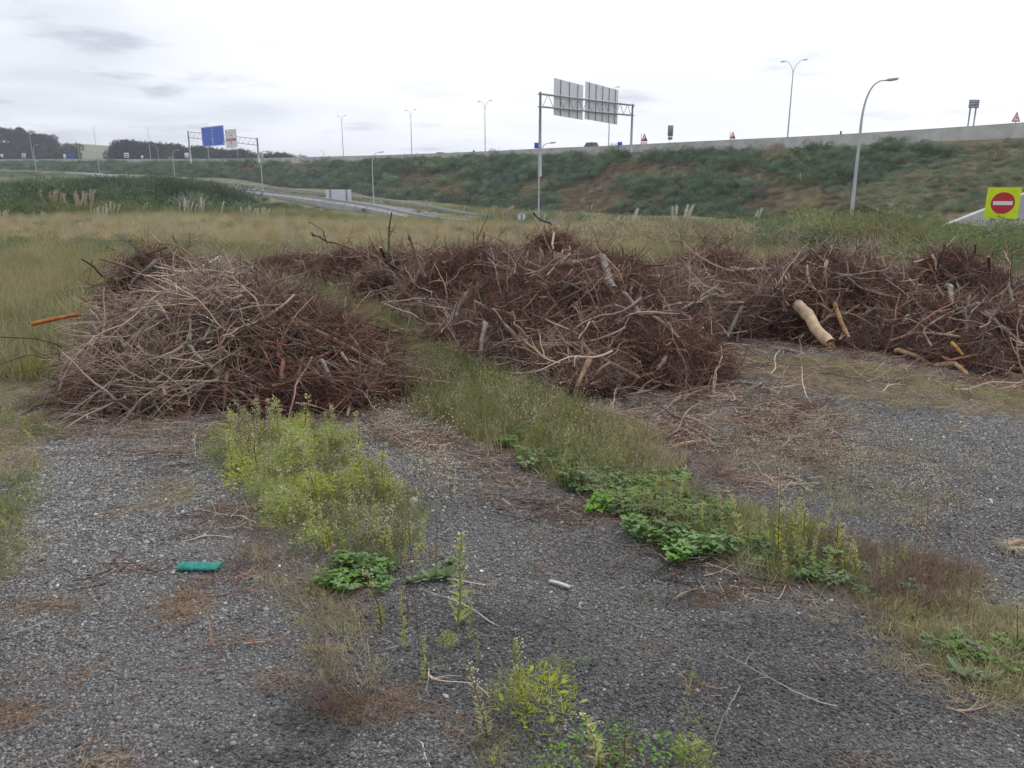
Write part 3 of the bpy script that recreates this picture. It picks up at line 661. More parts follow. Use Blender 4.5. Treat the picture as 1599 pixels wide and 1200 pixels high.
# arms stand across the carriageway
DL = [(1240,95,128,-.45,'tallest double street lamp, on the motorway left of the big arched lamp'),
      (953,137,160,-.5,'double street lamp mostly hidden behind the grey sign panels of the gantry'),
      (757,158,190,-.55,'nearest double street lamp to the left of the grey gantry'),
      (641,172,214,-.6,'second double street lamp to the left of the grey gantry'),
      (533,181,240,-.65,'third double street lamp to the left of the grey gantry'),
      (321,193,300,-.7,'double street lamp behind the blue motorway sign'),
      (230,199,330,-.75,'double street lamp above the dark treeline left of the blue sign'),
      (146,200,345,-.8,'double street lamp against the sky above the bare green hillside'),
      (45,204,365,-.9,'double street lamp in front of the wooded hill at far left')]
for px, ty, d, rz, lb in DL:
    tp = atd(px, ty, d); j = int(np.argmin(np.hypot(HP[:, 0] - tp[0], HP[:, 1] - tp[1]))); zb = HP[j, 2] - 1.05; pb = atd(px, ty, d)
    double_lamp((pb[0], pb[1], zb), tp[2] - zb, rz, lb, 1.25)
for px, ty, d, lb in ((505,235,270,'tiny single lamp on the far carriageway beside the third double lamp'), (655,240,245,'tiny single lamp just right of the second double lamp'), (370,228,330,'tiny single lamp seen under the blue sign gantry'), (245,226,340,'thin grey pole standing before the dark treeline'), (120,218,380,'single lamp at the right foot of the wooded hill')):
    tp = atd(px, ty, d); j = int(np.argmin(np.hypot(HP[:, 0] - tp[0], HP[:, 1] - tp[1]))); zb = HP[j, 2] - 1.05
    single_lamp((tp[0], tp[1], zb), tp[2] - zb, math.pi, lb)

# ================================================================== GANTRIES AND SIGNS
def text_obj(s, size, mat, parent, loc, rot=(R(90), 0, 0), name='lettering'):
    c = bpy.data.curves.new(name, 'FONT'); c.body = s; c.size = size; c.align_x = 'CENTER'; c.align_y = 'CENTER'; c.extrude = .004; c.materials.append(mat)
    o = bpy.data.objects.new(name, c); COL.objects.link(o); o.parent = parent; o.location = loc; o.rotation_euler = rot; return o
def gantry(P0, P1, zt0, zt1, depth, leg_r, label, panels, side):
    """P0, P1: feet; the two chords run from P0 to P1; local x along the beam"""
    P0 = np.array(P0, float); P1 = np.array(P1, float); L_ = math.hypot(*(P1 - P0)[:2]); ang = math.atan2(P1[1] - P0[1], P1[0] - P0[0])
    root = empty('sign_gantry', P0, ang); tag(root, label, 'sign gantry')
    z0 = zt0 - P0[2]; z1 = zt1 - P0[2]; zf = P1[2] - P0[2]
    MB().tube([(0, 0, -.6), (0, 0, z0 + .25)], [leg_r, leg_r * .62], 8, cap=0).build('leg', M['metal'], root)
    MB().tube([(L_, 0, zf - .6), (L_, 0, z1 + .25)], [leg_r, leg_r * .62], 8, cap=0).build('leg', M['metal'], root)
    for dz in (0, -depth):
        for yy in (-.35, .35):
            MB().tube([(0, yy, z0 + dz), (L_, yy, z1 + dz)], .09, 6, cap=0).build('chord', M['metal'], root)
    nb = int(L_ / 1.6)
    for i in range(nb):
        xa, xb = L_ * i / nb, L_ * (i + 1) / nb; za = z0 + (z1 - z0) * i / nb; zb = z0 + (z1 - z0) * (i + 1) / nb
        q = [(xa, side * -.35, za), (xb, side * -.35, zb - depth)] if i % 2 else [(xa, side * -.35, za - depth), (xb, side * -.35, zb)]
        MB().tube(q, .045, 5).build('brace', M['metal'], root)
    for (x0, x1, zlo, zhi, mat, ribs, kind) in panels:
        zc = z0 + (z1 - z0) * (x0 + x1) / 2 / L_ - depth / 2
        pr = empty('sign_panel', ((x0 + x1) / 2, side * .62, zc)); pr.parent = root
        w = (x1 - x0) / 2
        nsl = 7 if kind == 'back' else 1; 
        for q in range(nsl):
            a = -w + 2 * w * q / nsl; c = -w + 2 * w * (q + 1) / nsl - (.02 if nsl > 1 else 0)
            bq = MB(); bq.box(a, c, -.03, .03, zlo, zhi); bq.build('panel', mat, pr, smooth=False)
        for q in range(ribs):
            xx = -w + 2 * w * (q + .7) / (ribs + .4) if ribs == 3 else -w + 2 * w * (q + .5) / ribs
            bq = MB(); bq.box(xx - .06, xx + .06, -side * .05 - .07 if side > 0 else .05, -side * .05 if side > 0 else .12, zlo + .02, zhi - .02); bq.build('rib', M['rib'], pr, smooth=False)
        yield root, pr, w, zlo, zhi, kind
# grey gantry seen from behind
gp0 = atd(843, 245, 112); gp1 = atd(985, 240, 142)
g0t = atd(846, 147, 112)[2]; g1t = atd(984, 165, 142)[2]
Lg = math.hypot(gp1[0] - gp0[0], gp1[1] - gp0[1])
gp0[2] = atd(843, 246, 112)[2] - 2; gp1[2] = 7.9
def xat(px):        # distance along the beam whose picture is at column px
    lo, hi = 0.0, 1.0
    for _ in range(40):
        m_ = (lo + hi) / 2; P = gp0 + (gp1 - gp0) * m_; P[2] = g0t + (g1t - g0t) * m_
        if proj(P)[0] < px: lo = m_
        else: hi = m_
    return lo * Lg
for _ in gantry(gp0, gp1, g0t, g1t, 1.65, .26, 'grey steel gantry over the motorway seen from behind with two blank backed sign panels',
    [(xat(871), xat(916), -1.9, 3.1, M['signback'], 3, 'back'), (xat(919.5), xat(970), -2.2, 3.3, M['signback'], 5, 'back')], 1): pass
# blue gantry, far
bp0 = atd(299, 262, 280); bp1 = atd(405, 262, 245); b0t = atd(298, 206, 280)[2]; b1t = atd(403, 217, 245)[2]
bp0[2] = 9.6; bp1[2] = 9.0
Lb = math.hypot(bp1[0] - bp0[0], bp1[1] - bp0[1])
def xb(px): 
    lo, hi = 0., 1.
    for _ in range(40):
        m_ = (lo + hi) / 2; P = bp0 + (bp1 - bp0) * m_; P[2] = b0t
        if proj(P)[0] < px: lo = m_
        else: hi = m_
    return lo * Lb
for root, pr, w, zlo, zhi, kind in gantry(bp0, bp1, b0t, b1t, 1.9, .34, 'grey gantry carrying a large blue direction sign and a smaller white board',
    [(xb(317), xb(351.5), -2.7, 3.4, M['blue'], 0, 'blue'), (xb(353.5), xb(371), -2.6, 3.0, M['white'], 0, 'white')], -1):
    yf = -.045
    if kind == 'blue':
        fr = MB()
        for a in ((-w + .15, w - .15, zhi - .22, zhi - .15), (-w + .15, w - .15, zlo + .15, zlo + .22), (-w + .15, -w + .22, zlo + .15, zhi - .15), (w - .22, w - .15, zlo + .15, zhi - .15)): fr.box(a[0], a[1], yf - .006, yf, a[2], a[3])
        fr.build('border', M['white'], pr)
        # the lines of lettering are too small to read in the photograph: rows of strokes of the same length and height
        for zc, ww, hh in ((2.35, 1.3, .36), (1.45, .62, .75), (.55, .9, .4), (-.25, 1.6, .34), (-.95, 1.7, .5)):
            n = max(2, int(ww / .3)); st = MB()
            for q in range(n):
                xx = -ww / 2 - .1 + ww * q / n; hq = hh * (.75 + .25 * ((q * 7) % 3) / 2)
                st.box(xx, xx + ww / n * .72, yf - .006, yf, zc - hh / 2, zc - hh / 2 + hq)
            st.build('lettering', M['white'], pr)
        for xx in (-w + .55, 0, w - .55):
            ar = MB(); ar.add(np.array([(xx - .3, yf - .005, zlo + .75), (xx, yf - .005, zlo + .3), (xx + .3, yf - .005, zlo + .75), (xx - .12, yf - .005, zlo + 1.1), (xx + .12, yf - .005, zlo + 1.1)]), [(0, 1, 2), (0, 2, 4, 3)]); ar.build('arrow', M['white'], pr)
    else:
        st = MB()
        st.box(-w + .2, w - .2, yf - .005, yf, 1.9, 1.95); st.box(-w + .3, -w + .6, yf - .005, yf, 2.1, 2.6)
        st.box(-.6, .6, yf - .005, yf, 1.1, 1.3); st.box(-w + .3, w - .3, yf - .005, yf, .1, .25); st.box(-.15, .15, yf - .005, yf, -2.2, -1.9)
        st.build('lettering', M['black'], pr)
        s2 = MB(); s2.box(-w + .35, w - .35, yf - .012, yf - .006, -.45, -.05); s2.box(-.4, .5, yf - .005, yf, -1.3, -.8); s2.build('red_band', M['red'], pr)

def road_z(P):
    j = int(np.argmin(np.hypot(HP[:, 0] - P[0], HP[:, 1] - P[1]))); return HP[j, 2] - 1.05
def post(parent, x, z0, z1, r=.045): MB().tube([(x, .05, z0), (x, .05, z1)], r, 6, cap=0).build('post', M['metal'], parent)
def small_sign(px, y0, y1, wpx, d, mat, label, rz=0, border=None, posts=1, zb=None):
    c = atd(px, (y0 + y1) / 2, d); z = road_z(c) if zb is None else zb
    h = abs(atd(px, y0, d)[2] - atd(px, y1, d)[2]); w = wpx * d / F
    root = empty('road_sign', (c[0], c[1], z), rz); tag(root, label, 'road sign'); zc = c[2] - z
    q = MB(); q.box(-w / 2, w / 2, -.02, .02, zc - h / 2, zc + h / 2); q.build('sign_plate', mat, root)
    for k in range(posts): post(root, (k - (posts - 1) / 2) * w * .55, -.2, zc + h / 2 - .05, .05 if posts == 1 else .09)
    if border is not None:
        q = MB(); q.box(-w / 2 * .7, w / 2 * .7, -.026, -.021, zc + h * .05, zc + h * .3); q.box(-w / 2 * .5, w / 2 * .5, -.026, -.021, zc - h * .3, zc - h * .1); q.build('symbol', border, root)
    return root, zc, w, h
small_sign(838.5, 223, 232, 8, 175, M['blue'], 'small blue road sign just left of the near gantry leg', border=M['blue'])
small_sign(968, 222, 231, 7, 165, M['blue'], 'small blue road sign under the right sign panel of the grey gantry', border=M['blue'])
small_sign(108, 241, 250, 4, 378, M['blue'], 'first tiny blue sign by the wooded hill', border=M['blue'])
small_sign(113, 242, 250, 3.5, 378, M['blue'], 'second tiny blue sign by the wooded hill, beside the first', border=M['blue'])
small_sign(101, 241, 249, 3.5, 378, M['white'], 'tiny white sign left of the two tiny blue signs')
small_sign(37, 240, 247, 6, 375, M['white'], 'white square sign before the wooded hill', border=M['signdark'])
small_sign(3, 241, 246, 4, 382, M['white'], 'tiny white sign at the far left end of the parapet')
small_sign(197.5, 239, 247, 7, 335, M['white'], 'white square sign left of the dark treeline double lamp', border=M['signdark'])
small_sign(222, 243, 248, 3.5, 335, M['white'], 'tiny white and blue sign right of the white square sign')
small_sign(291.5, 239, 247, 6, 300, M['white'], 'white sign at the left foot of the blue sign gantry')
small_sign(297.5, 241, 248, 4, 300, M['blue'], 'small blue sign touching the left leg of the blue sign gantry')
small_sign(740, 235, 240, 3, 200, M['black'], 'tiny dark traffic marker left of the nearest double lamp')
small_sign(1313, 205, 210, 2.5, 118, M['black'], 'tiny dark marker on the parapet near the big arched lamp')
r_, zc, w, h = small_sign(1047, 196, 213, 8, 146, M['signdark'], 'tall grey back of a sign above the parapet with a small plate under it')
q = MB(); q.box(-w * .42, w * .42, -.02, .02, zc - h / 2 - .62, zc - h / 2 - .08); q.build('sub_plate', M['signdark'], r_)
r_, zc, w, h = small_sign(1521, 156, 169, 15, 98, M['signdark'], 'dark grey pair of sign backs on two posts among the shrubs', posts=2)
q = MB(); q.box(w * .04, w * .48, -.028, -.021, zc - h * .46, zc + h * .46); q.build('blue_plate', pmat('dusk_blue', (.13, .13, .26), (.17, .17, .30), 2, .5), r_)
for k in range(3):
    q = MB(); q.box(-w / 2 + .05, w / 2 - .05, -.05, -.029, zc - h * .35 + h * .3 * k, zc - h * .35 + h * .3 * k + .08); q.build('rib', M['signback'], r_)
def triangle_sign(px, ytop, ybot, wpx, d, label, hill=True, plate=True):
    c = atd(px, ybot, d); z = road_z(c); root = empty('warning_sign', (c[0], c[1], z), 0); tag(root, label, 'warning sign')
    zt = atd(px, ytop, d)[2] - z; zb = c[2] - z; w = wpx * d / F / 2
    def tri(s, y):
        cz = zb + (zt - zb) / 3; return np.array([(-w * s, y, cz + (zb - cz) * s), (w * s, y, cz + (zb - cz) * s), (0, y, cz + (zt - cz) * s)])
    q = MB(); q.add(np.concatenate([tri(1, -.02), tri(1, .02)]), [(0, 1, 2), (5, 4, 3), (0, 3, 4, 1), (1, 4, 5, 2), (2, 5, 3, 0)]); q.build('red_border', M['red'], root, smooth=False)
    q = MB(); q.add(tri(.66, -.026), [(0, 1, 2)]); q.build('white_face', M['white'], root, smooth=False)
    if hill:
        t3 = tri(.66, -.032); q = MB(); q.add(np.array([t3[0], t3[1], t3[1] * .55 + t3[2] * .45]), [(0, 1, 2)]); q.build('slope_symbol', pmat('dark_red', (.16, .02, .04), (.2, .03, .05), 2), root, smooth=False)
    else:
        q = MB(); q.box(-.06, .06, -.032, -.027, zb + .35, zb + (zt - zb) * .5); q.build('symbol', M['black'], root)
    if plate:
        q = MB(); q.box(-w * .85, w * .85, -.02, .02, zb - .42, zb - .08); q.build('sub_plate', M['white'], root)
    post(root, 0 if not plate else -w * .9, -.1, zt - .05 if plate else zb + .2, .05)
triangle_sign(1006, 208.5, 221, 10.5, 148, 'red bordered warning triangle with a slope symbol, right of the grey gantry')
triangle_sign(1144, 205.5, 217, 8.5, 135, 'red bordered slope warning triangle midway between the gantry and the tall double lamp')
triangle_sign(1586, 174.5, 190.5, 13, 95, 'red bordered warning triangle at the right end of the parapet', hill=False, plate=False)
# blank board by the slip road
c = atd(529.5, 318, 134); zg = -2.2; root = empty('roadside_board', (c[0], c[1], zg), .1); tag(root, 'large blank grey back of a roadside board on two dark posts by the slip road', 'sign board')
w = 38 * 134 / F / 2; z0 = atd(529, 320, 134)[2] - zg; z1 = atd(529, 296, 134)[2] - zg
for k in range(6):
    q = MB(); q.box(-w, w, -.03, .03, z0 + (z1 - z0) * k / 6, z0 + (z1 - z0) * (k + 1) / 6 - .015); q.build('panel', M['signback'], root, smooth=False)
for s in (-.65, .62):
    q = MB(); q.box(w * s - .08, w * s + .08, -.2, -.04, -1, z1 - .02); q.build('post', M['rib'], root)
# round sign back
c = atd(814.5, 339, 84); zg = float(G(c[0], c[1])); root = empty('round_sign', (c[0], c[1], zg)); tag(root, 'grey back of a round traffic sign on a low post by the guard rail', 'road sign')
r = 6 * 84 / F; q = MB(); a = np.arange(24) * math.pi / 12; zz = c[2] - zg
V = np.concatenate([np.stack([np.cos(a) * r, 0 * a - .02, np.sin(a) * r + zz], 1), np.stack([np.cos(a) * r, 0 * a + .02, np.sin(a) * r + zz], 1)])
q.add(V, [tuple(range(24))[::1], tuple(range(47, 23, -1))] + [(i, (i + 1) % 24, (i + 1) % 24 + 24, i + 24) for i in range(24)]); q.build('disc', M['signback'], root, smooth=False); post(root, 0, -1, zz + r * .6, .05)
q = MB(); q.box(-r * .15, r * .15, -.06, -.021, zz - r * .9, zz + r * .9); q.build('rib', M['rib'], root)
# triangle sign back far left
c = atd(196, 289, 190); zg = float(G(c[0], c[1])); root = empty('yield_sign', (c[0], c[1], zg)); tag(root, 'pale back of a triangular sign standing among the green scrub at left', 'road sign')
zz = c[2] - zg; w = 7 * 190 / F
q = MB(); q.add(np.array([(-w, 0, zz), (w, 0, zz), (0, 0, zz + 1.9), (-w, .04, zz), (w, .04, zz), (0, .04, zz + 1.9)]), [(0, 1, 2), (5, 4, 3), (0, 3, 4, 1), (1, 4, 5, 2), (2, 5, 3, 0)]); q.build('sign_plate', M['signback'], root, smooth=False); post(root, 0, -1, zz + .3, .06)
# NO ENTRY sign
d = 31; c = atd(1565.5, 317.5, d); zg = float(G(c[0], c[1])); root = empty('no_entry_sign', (c[0], c[1], zg), -.30); tag(root, 'bright yellow square board with a red no entry disc at the right edge', 'road sign')
w = 43 * d / F / 2 * 1.04; h = 46 * d / F / 2; zz = c[2] - zg
q = MB(); q.box(-w, w, -.03, .03, zz - h, zz + h); q.build('board', M['yellow'], root, smooth=False)
q = MB(); a = np.arange(40) * math.pi / 20; rr = w * .72
q.add(np.concatenate([np.stack([np.cos(a) * rr, 0 * a - .036, np.sin(a) * rr + zz], 1), np.stack([np.cos(a) * rr, 0 * a - .03, np.sin(a) * rr + zz], 1)]), [tuple(range(40)), tuple(range(79, 39, -1))] + [(i, (i + 1) % 40, (i + 1) % 40 + 40, i + 40) for i in range(40)]); q.build('red_disc', M['red'], root, smooth=False)
q = MB(); q.box(-rr * .82, rr * .82, -.042, -.037, zz - rr * .18, zz + rr * .18); q.build('white_bar', M['white'], root, smooth=False)
for s in (-.5, .5): post(root, w * s, -.5, zz + h - .05, .04)

# ================================================================== CARS on the motorway
def car(px, d, label, mat, rz, tall=0., length=4.3):
    c = atd(px, 247, d); z = road_z(c); root = empty('car', (c[0], c[1], z), rz); tag(root, label, 'car')
    Lh = length / 2; wd = .88; h1 = .85; h2 = 1.45 + tall
    prof = [(-Lh, .35), (-Lh, h1 - .05), (-Lh + .15, h1), (-Lh * .45, h1 + .06), (Lh * .5, h1 + .02), (Lh - .1, h1 - .12), (Lh, .6), (Lh, .35)]
    q = MB(); n = len(prof); V = np.array([(a, s * wd, b) for s in (-1, 1) for a, b in prof]); q.add(V, [tuple(range(n))[::-1], tuple(range(n, 2 * n))] + [(i, (i + 1) % n, (i + 1) % n + n, i + n) for i in range(n)]); q.build('body', mat, root, smooth=False)
    pr = [(-Lh * .85, h1 + .03), (-Lh * .62, h2 - .04), (Lh * .12, h2 - .04), (Lh * .48, h1 + .05)]
    V = np.array([(a, s * wd * (.95 if k in (0, 3) else .78), b) for s in (-1, 1) for k, (a, b) in enumerate(pr)]); q = MB(); q.add(V, [(3, 2, 1, 0), (4, 5, 6, 7)] + [(i, (i + 1) % 4, (i + 1) % 4 + 4, i + 4) for i in range(4)]); q.build('windows', M['glass'], root, smooth=False)
    q = MB(); q.box(-Lh * .62, Lh * .12, -wd * .78, wd * .78, h2 - .037, h2 + .02); q.build('roof', mat, root, smooth=False)
    for sx in (-.62, .62):
        for sy in (-1, 1):
            a = np.arange(14) * math.pi / 7; q = MB()
            q.add(np.concatenate([np.stack([Lh * sx + .31 * np.cos(a), 0 * a + sy * (wd - .17), .31 + .31 * np.sin(a)], 1), np.stack([Lh * sx + .31 * np.cos(a), 0 * a + sy * (wd + .02), .31 + .31 * np.sin(a)], 1)]), [tuple(range(14)), tuple(range(27, 13, -1))] + [(i, (i + 1) % 14, (i + 1) % 14 + 14, i + 14) for i in range(14)]); q.build('wheel', M['tyre'], root, smooth=False)
    return root
car(106, 362, 'pale car roof passing the two tiny blue signs', M['carwhite'], 2.7)
car(229, 330, 'small white car passing below the double lamp over the dark treeline', M['carwhite'], 2.4)
car(266, 312, 'silver van between the dark treeline and the blue sign gantry', M['carpaint'], 2.4, .5, 4.8)
car(686, 205, 'dark car roof showing over the parapet between two double lamps', M['carpaint'], 2.3, .15)
car(920, 166, 'long grey van roof showing over the parapet behind the grey gantry', M['carpaint'], 2.2, .75, 5.2)

# ================================================================== FAR HILL, HOUSE, WOODS
hx = np.linspace(-900, 300, 100); hy = np.linspace(430, 1400, 60); HX, HY = np.meshgrid(hx, hy, indexing='ij')
def hillz(x, y):
    a = 9 + 19 * np.exp(-(((x + 338) / 46) ** 2 + ((y - 540) / 90) ** 2)) + 43 * np.exp(-(((x + 620) / 230) ** 4 + ((y - 1000) / 250) ** 2)) + 3 * (fbm(x * .01, y * .01, 4) - .5)
    a = a + 16 * np.exp(-(((x + 520) / 110) ** 2 + ((y - 560) / 150) ** 2))
    return a * sstep(425, 520, y) + (1 - sstep(425, 520, y)) * 4
HZ = hillz(HX, HY); q = MB(); k = np.arange(HX.size).reshape(HX.shape)
q.add(np.stack([HX, HY, HZ], -1).reshape(-1, 3), np.stack([k[:-1, :-1], k[1:, :-1], k[1:, 1:], k[:-1, 1:]], -1).reshape(-1, 4)); tag(q.build('hills', M['farhill']), 'bare green hillside beyond the motorway', kind='structure')
c = atd(388, 246, 520); z = float(hillz(c[0], c[1])); root = empty('house', (c[0], c[1], z), .4); tag(root, 'small white gabled house with a square chimney seen under the gantry', 'house')
q = MB(); q.box(-4, 4, -3, 3, -1, 6.2); q.build('wall', M['white'], root, smooth=False)
q = MB(); q.add(np.array([(-4.4, -3.4, 6.2), (4.4, -3.4, 6.2), (4.4, 3.4, 6.2), (-4.4, 3.4, 6.2), (-4.4, 0, 9.2), (4.4, 0, 9.2)]), [(0, 1, 5, 4), (2, 3, 4, 5), (1, 2, 5), (3, 0, 4), (3, 2, 1, 0)]); rf = q.build('roof', M['roof'], root, smooth=False)
q = MB(); q.box(5.2, 6.9, -1, .7, -1, 11.5); q.build('chimney', M['concrete'], root, smooth=False)
q = MB(); q.box(-2.5, -1.3, -3.04, -3.0, 2.5, 4.2); q.box(.8, 2, -3.04, -3.0, 2.5, 4.2); q.build('window', M['glass'], root, smooth=False)
# ================================================================== BRUSH PILES
def wander(p, d, L, n=10, kink=.18, grav=0., rg=rng):
    d = np.asarray(d, float); d = d / np.linalg.norm(d); P = [np.asarray(p, float)]; st = L / n
    for i in range(n):
        d = d + rg.normal(size=3) * kink + np.array([0, 0, -grav]); d = d / np.linalg.norm(d); P.append(P[-1] + d * st)
    return np.array(P)
def twig_kind(L, r, n_side, kink, sides=4, side_l=.45):
    q = MB(); P = wander((-L / 2, 0, 0), (1, 0, 0), L, 9, kink); q.tube(P, np.linspace(r, r * .35, 10), sides)
    for k in range(n_side):
        i = rng.integers(1, 8); d = (P[i + 1] - P[i]) / np.linalg.norm(P[i + 1] - P[i]) + rng.normal(size=3) * .55
        q.tube(wander(P[i], d, L * side_l * rng.uniform(.4, 1), 5, kink * 1.2), np.linspace(r * .6, r * .2, 6), 3)
    return q
TW_LONG = [twig_kind(1.0, .0052, 4, .16, 3).mesh('long_twig', M['twig']) for _ in range(5)]
TW_MID = [twig_kind(.55, .0055, 3, .20, 4).mesh('twig', M['twig']) for _ in range(5)]
TW_THICK = [twig_kind(.75, .011, 2, .17, 5, .4).mesh('stick', M['twig']) for _ in range(4)]
def fibre_kind(n, L, r):
    q = MB()
    for _ in range(n):
        d = np.array([1, 0, 0]) + rng.normal(size=3) * .45; p = rng.normal(size=3) * np.array([.05, .03, .02]) - np.array([L / 2, 0, 0])
        q.tube(wander(p, d, L * rng.uniform(.5, 1), 4, .28), np.linspace(r, r * .3, 5), 3)
    return q
FIB = [fibre_kind(14, .26, .0017).mesh('fibre_tuft', M['fibre']) for _ in range(6)]
def chip_kind():
    q = MB(); P = wander((-.09, 0, 0), (1, 0, 0), .18, 3, .12); q.tube(P, [.004, .011, .010, .003], 5); return q
CHIP = [chip_kind().mesh('wood_chip', M['chip']) for _ in range(5)]
ROOTM = []
def root_kind():
    q = MB()
    for _ in range(9):
        d = rng.normal(size=3); d[2] = abs(d[2]) * .3; q.tube(wander((0, 0, 0), d, rng.uniform(.12, .3), 6, .3), np.linspace(.016, .003, 7), 5)
    q.tube([(0, 0, -.05), (0, 0, .05)], [.05, .03], 7, cap=0); return q
ROOTK = [root_kind().mesh('root_cluster', M['twig']) for _ in range(3)]

def pile_points(keys, n, lift=(-.07, .03), dens=None):
    xs, ys = [], []
    box = np.array([(m[0] - m[2] - .3, m[0] + m[2] + .3, m[1] - m[3] - .3, m[1] + m[3] + .3) for k in keys for m in MOUNDS[k]])
    x0, x1, y0, y1 = box[:, 0].min(), box[:, 1].max(), box[:, 2].min(), box[:, 3].max(); got = 0
    while got < n:
        x = rng.uniform(x0, x1, n); y = rng.uniform(y0, y1, n); h = pile_h(x, y, keys)
        e = .06; gx = (pile_h(x + e, y, keys) - pile_h(x - e, y, keys)) / (2 * e); gy = (pile_h(x, y + e, keys) - pile_h(x, y - e, keys)) / (2 * e)
        w = np.sqrt(1 + np.minimum(gx * gx + gy * gy, 6)) / 2.4
        k = (h > .03) & (rng.uniform(size=n) < w * (1 - .88 * hollow(x, y))); xs.append(np.stack([x, y, h, gx, gy], 1)[k]); got += k.sum()
    A = np.concatenate(xs)[:n]; x, y, h, gx, gy = A.T
    nrm = np.stack([-gx, -gy, np.ones(n)], 1); nrm /= np.linalg.norm(nrm, axis=1)[:, None]
    P = np.stack([x, y, G(x, y) + h], 1) + nrm * rng.uniform(lift[0], lift[1], n)[:, None]
    return P, nrm
def along(nrm, az=None, spread=3.2, tilt=.28):
    n = len(nrm); a = rng.uniform(-spread, spread, n) + (0 if az is None else az)
    D = np.stack([np.cos(a), np.sin(a), np.zeros(n)], 1); D -= nrm * (D * nrm).sum(1)[:, None]; D /= np.linalg.norm(D, axis=1)[:, None] + 1e-9
    D += nrm * rng.normal(size=n)[:, None] * tilt; return D
PILES = {
 'left':   ('large brown brush pile with long drooping twigs on the gravel, leftmost and nearest', 'left brush pile'),
 'small':  ('small dark root heap peeking up behind the leftmost brush pile', 'small root heap'),
 'far':    ('low reddish brush heap at the back left of the long debris row', 'back left brush heap'),
 'centre': ('tall reddish brown debris pile of fibres and sticks in the middle', 'middle debris pile'),
 'back':   ('greyish brown brush heap just behind and right of the middle pile', 'grey brown heap behind the middle pile'),
 'right':  ('rounded brush pile with a thick yellow log poking out of its foot', 'pile with the yellow log'),
 'edge':   ('spreading heap of brush and broken roots at the right edge', 'heap at the right edge'),
}
CNT = {'left': (2300, 2600, 680, 7500, 260), 'small': (150, 350, 60, 700, 20), 'far': (400, 1500, 300, 7000, 260), 'centre': (300, 2600, 1100, 27000, 1200), 'back': (500, 2000, 320, 9000, 260), 'right': (250, 1900, 800, 13000, 600), 'edge': (250, 2200, 950, 15000, 800)}
TINTB = {'left': .30, 'small': .35, 'far': .15, 'centre': .02, 'back': .38, 'right': .12, 'edge': .14}
for key, (lab, short) in PILES.items():
    ms = MOUNDS[key]; cx = sum(m[0] for m in ms) / len(ms); cy = sum(m[1] for m in ms) / len(ms)
    root = empty('brush_pile', (0, 0, 0)); root.location = (0, 0, 0); tag(root, lab, 'brush pile', 'brush piles on the gravel yard')
    x0 = min(m[0] - m[2] for m in ms) - .3; x1 = max(m[0] + m[2] for m in ms) + .3; y0 = min(m[1] - m[3] for m in ms) - .3; y1 = max(m[1] + m[3] for m in ms) + .3
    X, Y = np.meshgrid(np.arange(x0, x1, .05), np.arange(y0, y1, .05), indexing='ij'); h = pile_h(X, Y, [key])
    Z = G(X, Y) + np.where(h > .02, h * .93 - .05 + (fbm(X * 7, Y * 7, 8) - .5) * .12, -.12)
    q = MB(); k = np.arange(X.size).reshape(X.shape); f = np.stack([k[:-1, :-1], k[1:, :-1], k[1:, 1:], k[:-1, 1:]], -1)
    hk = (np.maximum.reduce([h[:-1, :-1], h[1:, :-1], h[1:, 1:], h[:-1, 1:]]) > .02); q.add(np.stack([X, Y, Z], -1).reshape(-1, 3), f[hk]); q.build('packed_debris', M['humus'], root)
    a, b_, c_, d_, e_ = CNT[key]; tb = TINTB[key]
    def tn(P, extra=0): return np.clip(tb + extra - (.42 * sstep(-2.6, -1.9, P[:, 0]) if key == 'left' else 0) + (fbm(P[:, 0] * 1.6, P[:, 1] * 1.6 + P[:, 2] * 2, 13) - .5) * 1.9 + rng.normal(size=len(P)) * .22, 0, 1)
    P, nr = pile_points([key], d_, (-.15, .015)); 
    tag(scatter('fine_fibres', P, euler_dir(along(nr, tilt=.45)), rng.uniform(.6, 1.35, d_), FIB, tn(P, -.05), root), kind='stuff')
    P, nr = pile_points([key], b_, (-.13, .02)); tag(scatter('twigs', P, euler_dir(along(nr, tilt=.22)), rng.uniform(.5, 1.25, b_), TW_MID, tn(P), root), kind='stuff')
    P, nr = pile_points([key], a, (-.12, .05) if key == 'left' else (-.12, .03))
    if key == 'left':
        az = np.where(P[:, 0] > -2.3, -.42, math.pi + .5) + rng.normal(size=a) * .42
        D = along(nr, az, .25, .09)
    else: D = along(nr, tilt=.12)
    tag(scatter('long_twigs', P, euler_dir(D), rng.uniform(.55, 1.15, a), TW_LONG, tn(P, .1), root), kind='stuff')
    P, nr = pile_points([key], c_, (-.03, .045)); tag(scatter('sticks', P, euler_dir(along(nr, tilt=.15)), rng.uniform(.35, 1.25, c_) , TW_THICK, tn(P, .35), root), kind='stuff')
    P, nr = pile_points([key], e_, (-.03, .02)); tag(scatter('wood_chips', P, euler_dir(along(nr, tilt=.5)), rng.uniform(.5, 1.6, e_), CHIP, rng.uniform(0, 1, e_), root), kind='stuff')
    nr_ = {'small': 14, 'far': 10, 'edge': 40, 'right': 24, 'centre': 30, 'back': 8, 'left': 8}[key]
    P, nr = pile_points([key], nr_, (-.02, .03)); rt = rng.uniform(-1, 1, (nr_, 3)) * np.array([1.2, 1.2, 3.1]); rt[:, 0] += .9
    tag(scatter('root_clusters', P, rt, rng.uniform(.6, 1.3, nr_), ROOTK, tn(P, -.1), root), kind='stuff')

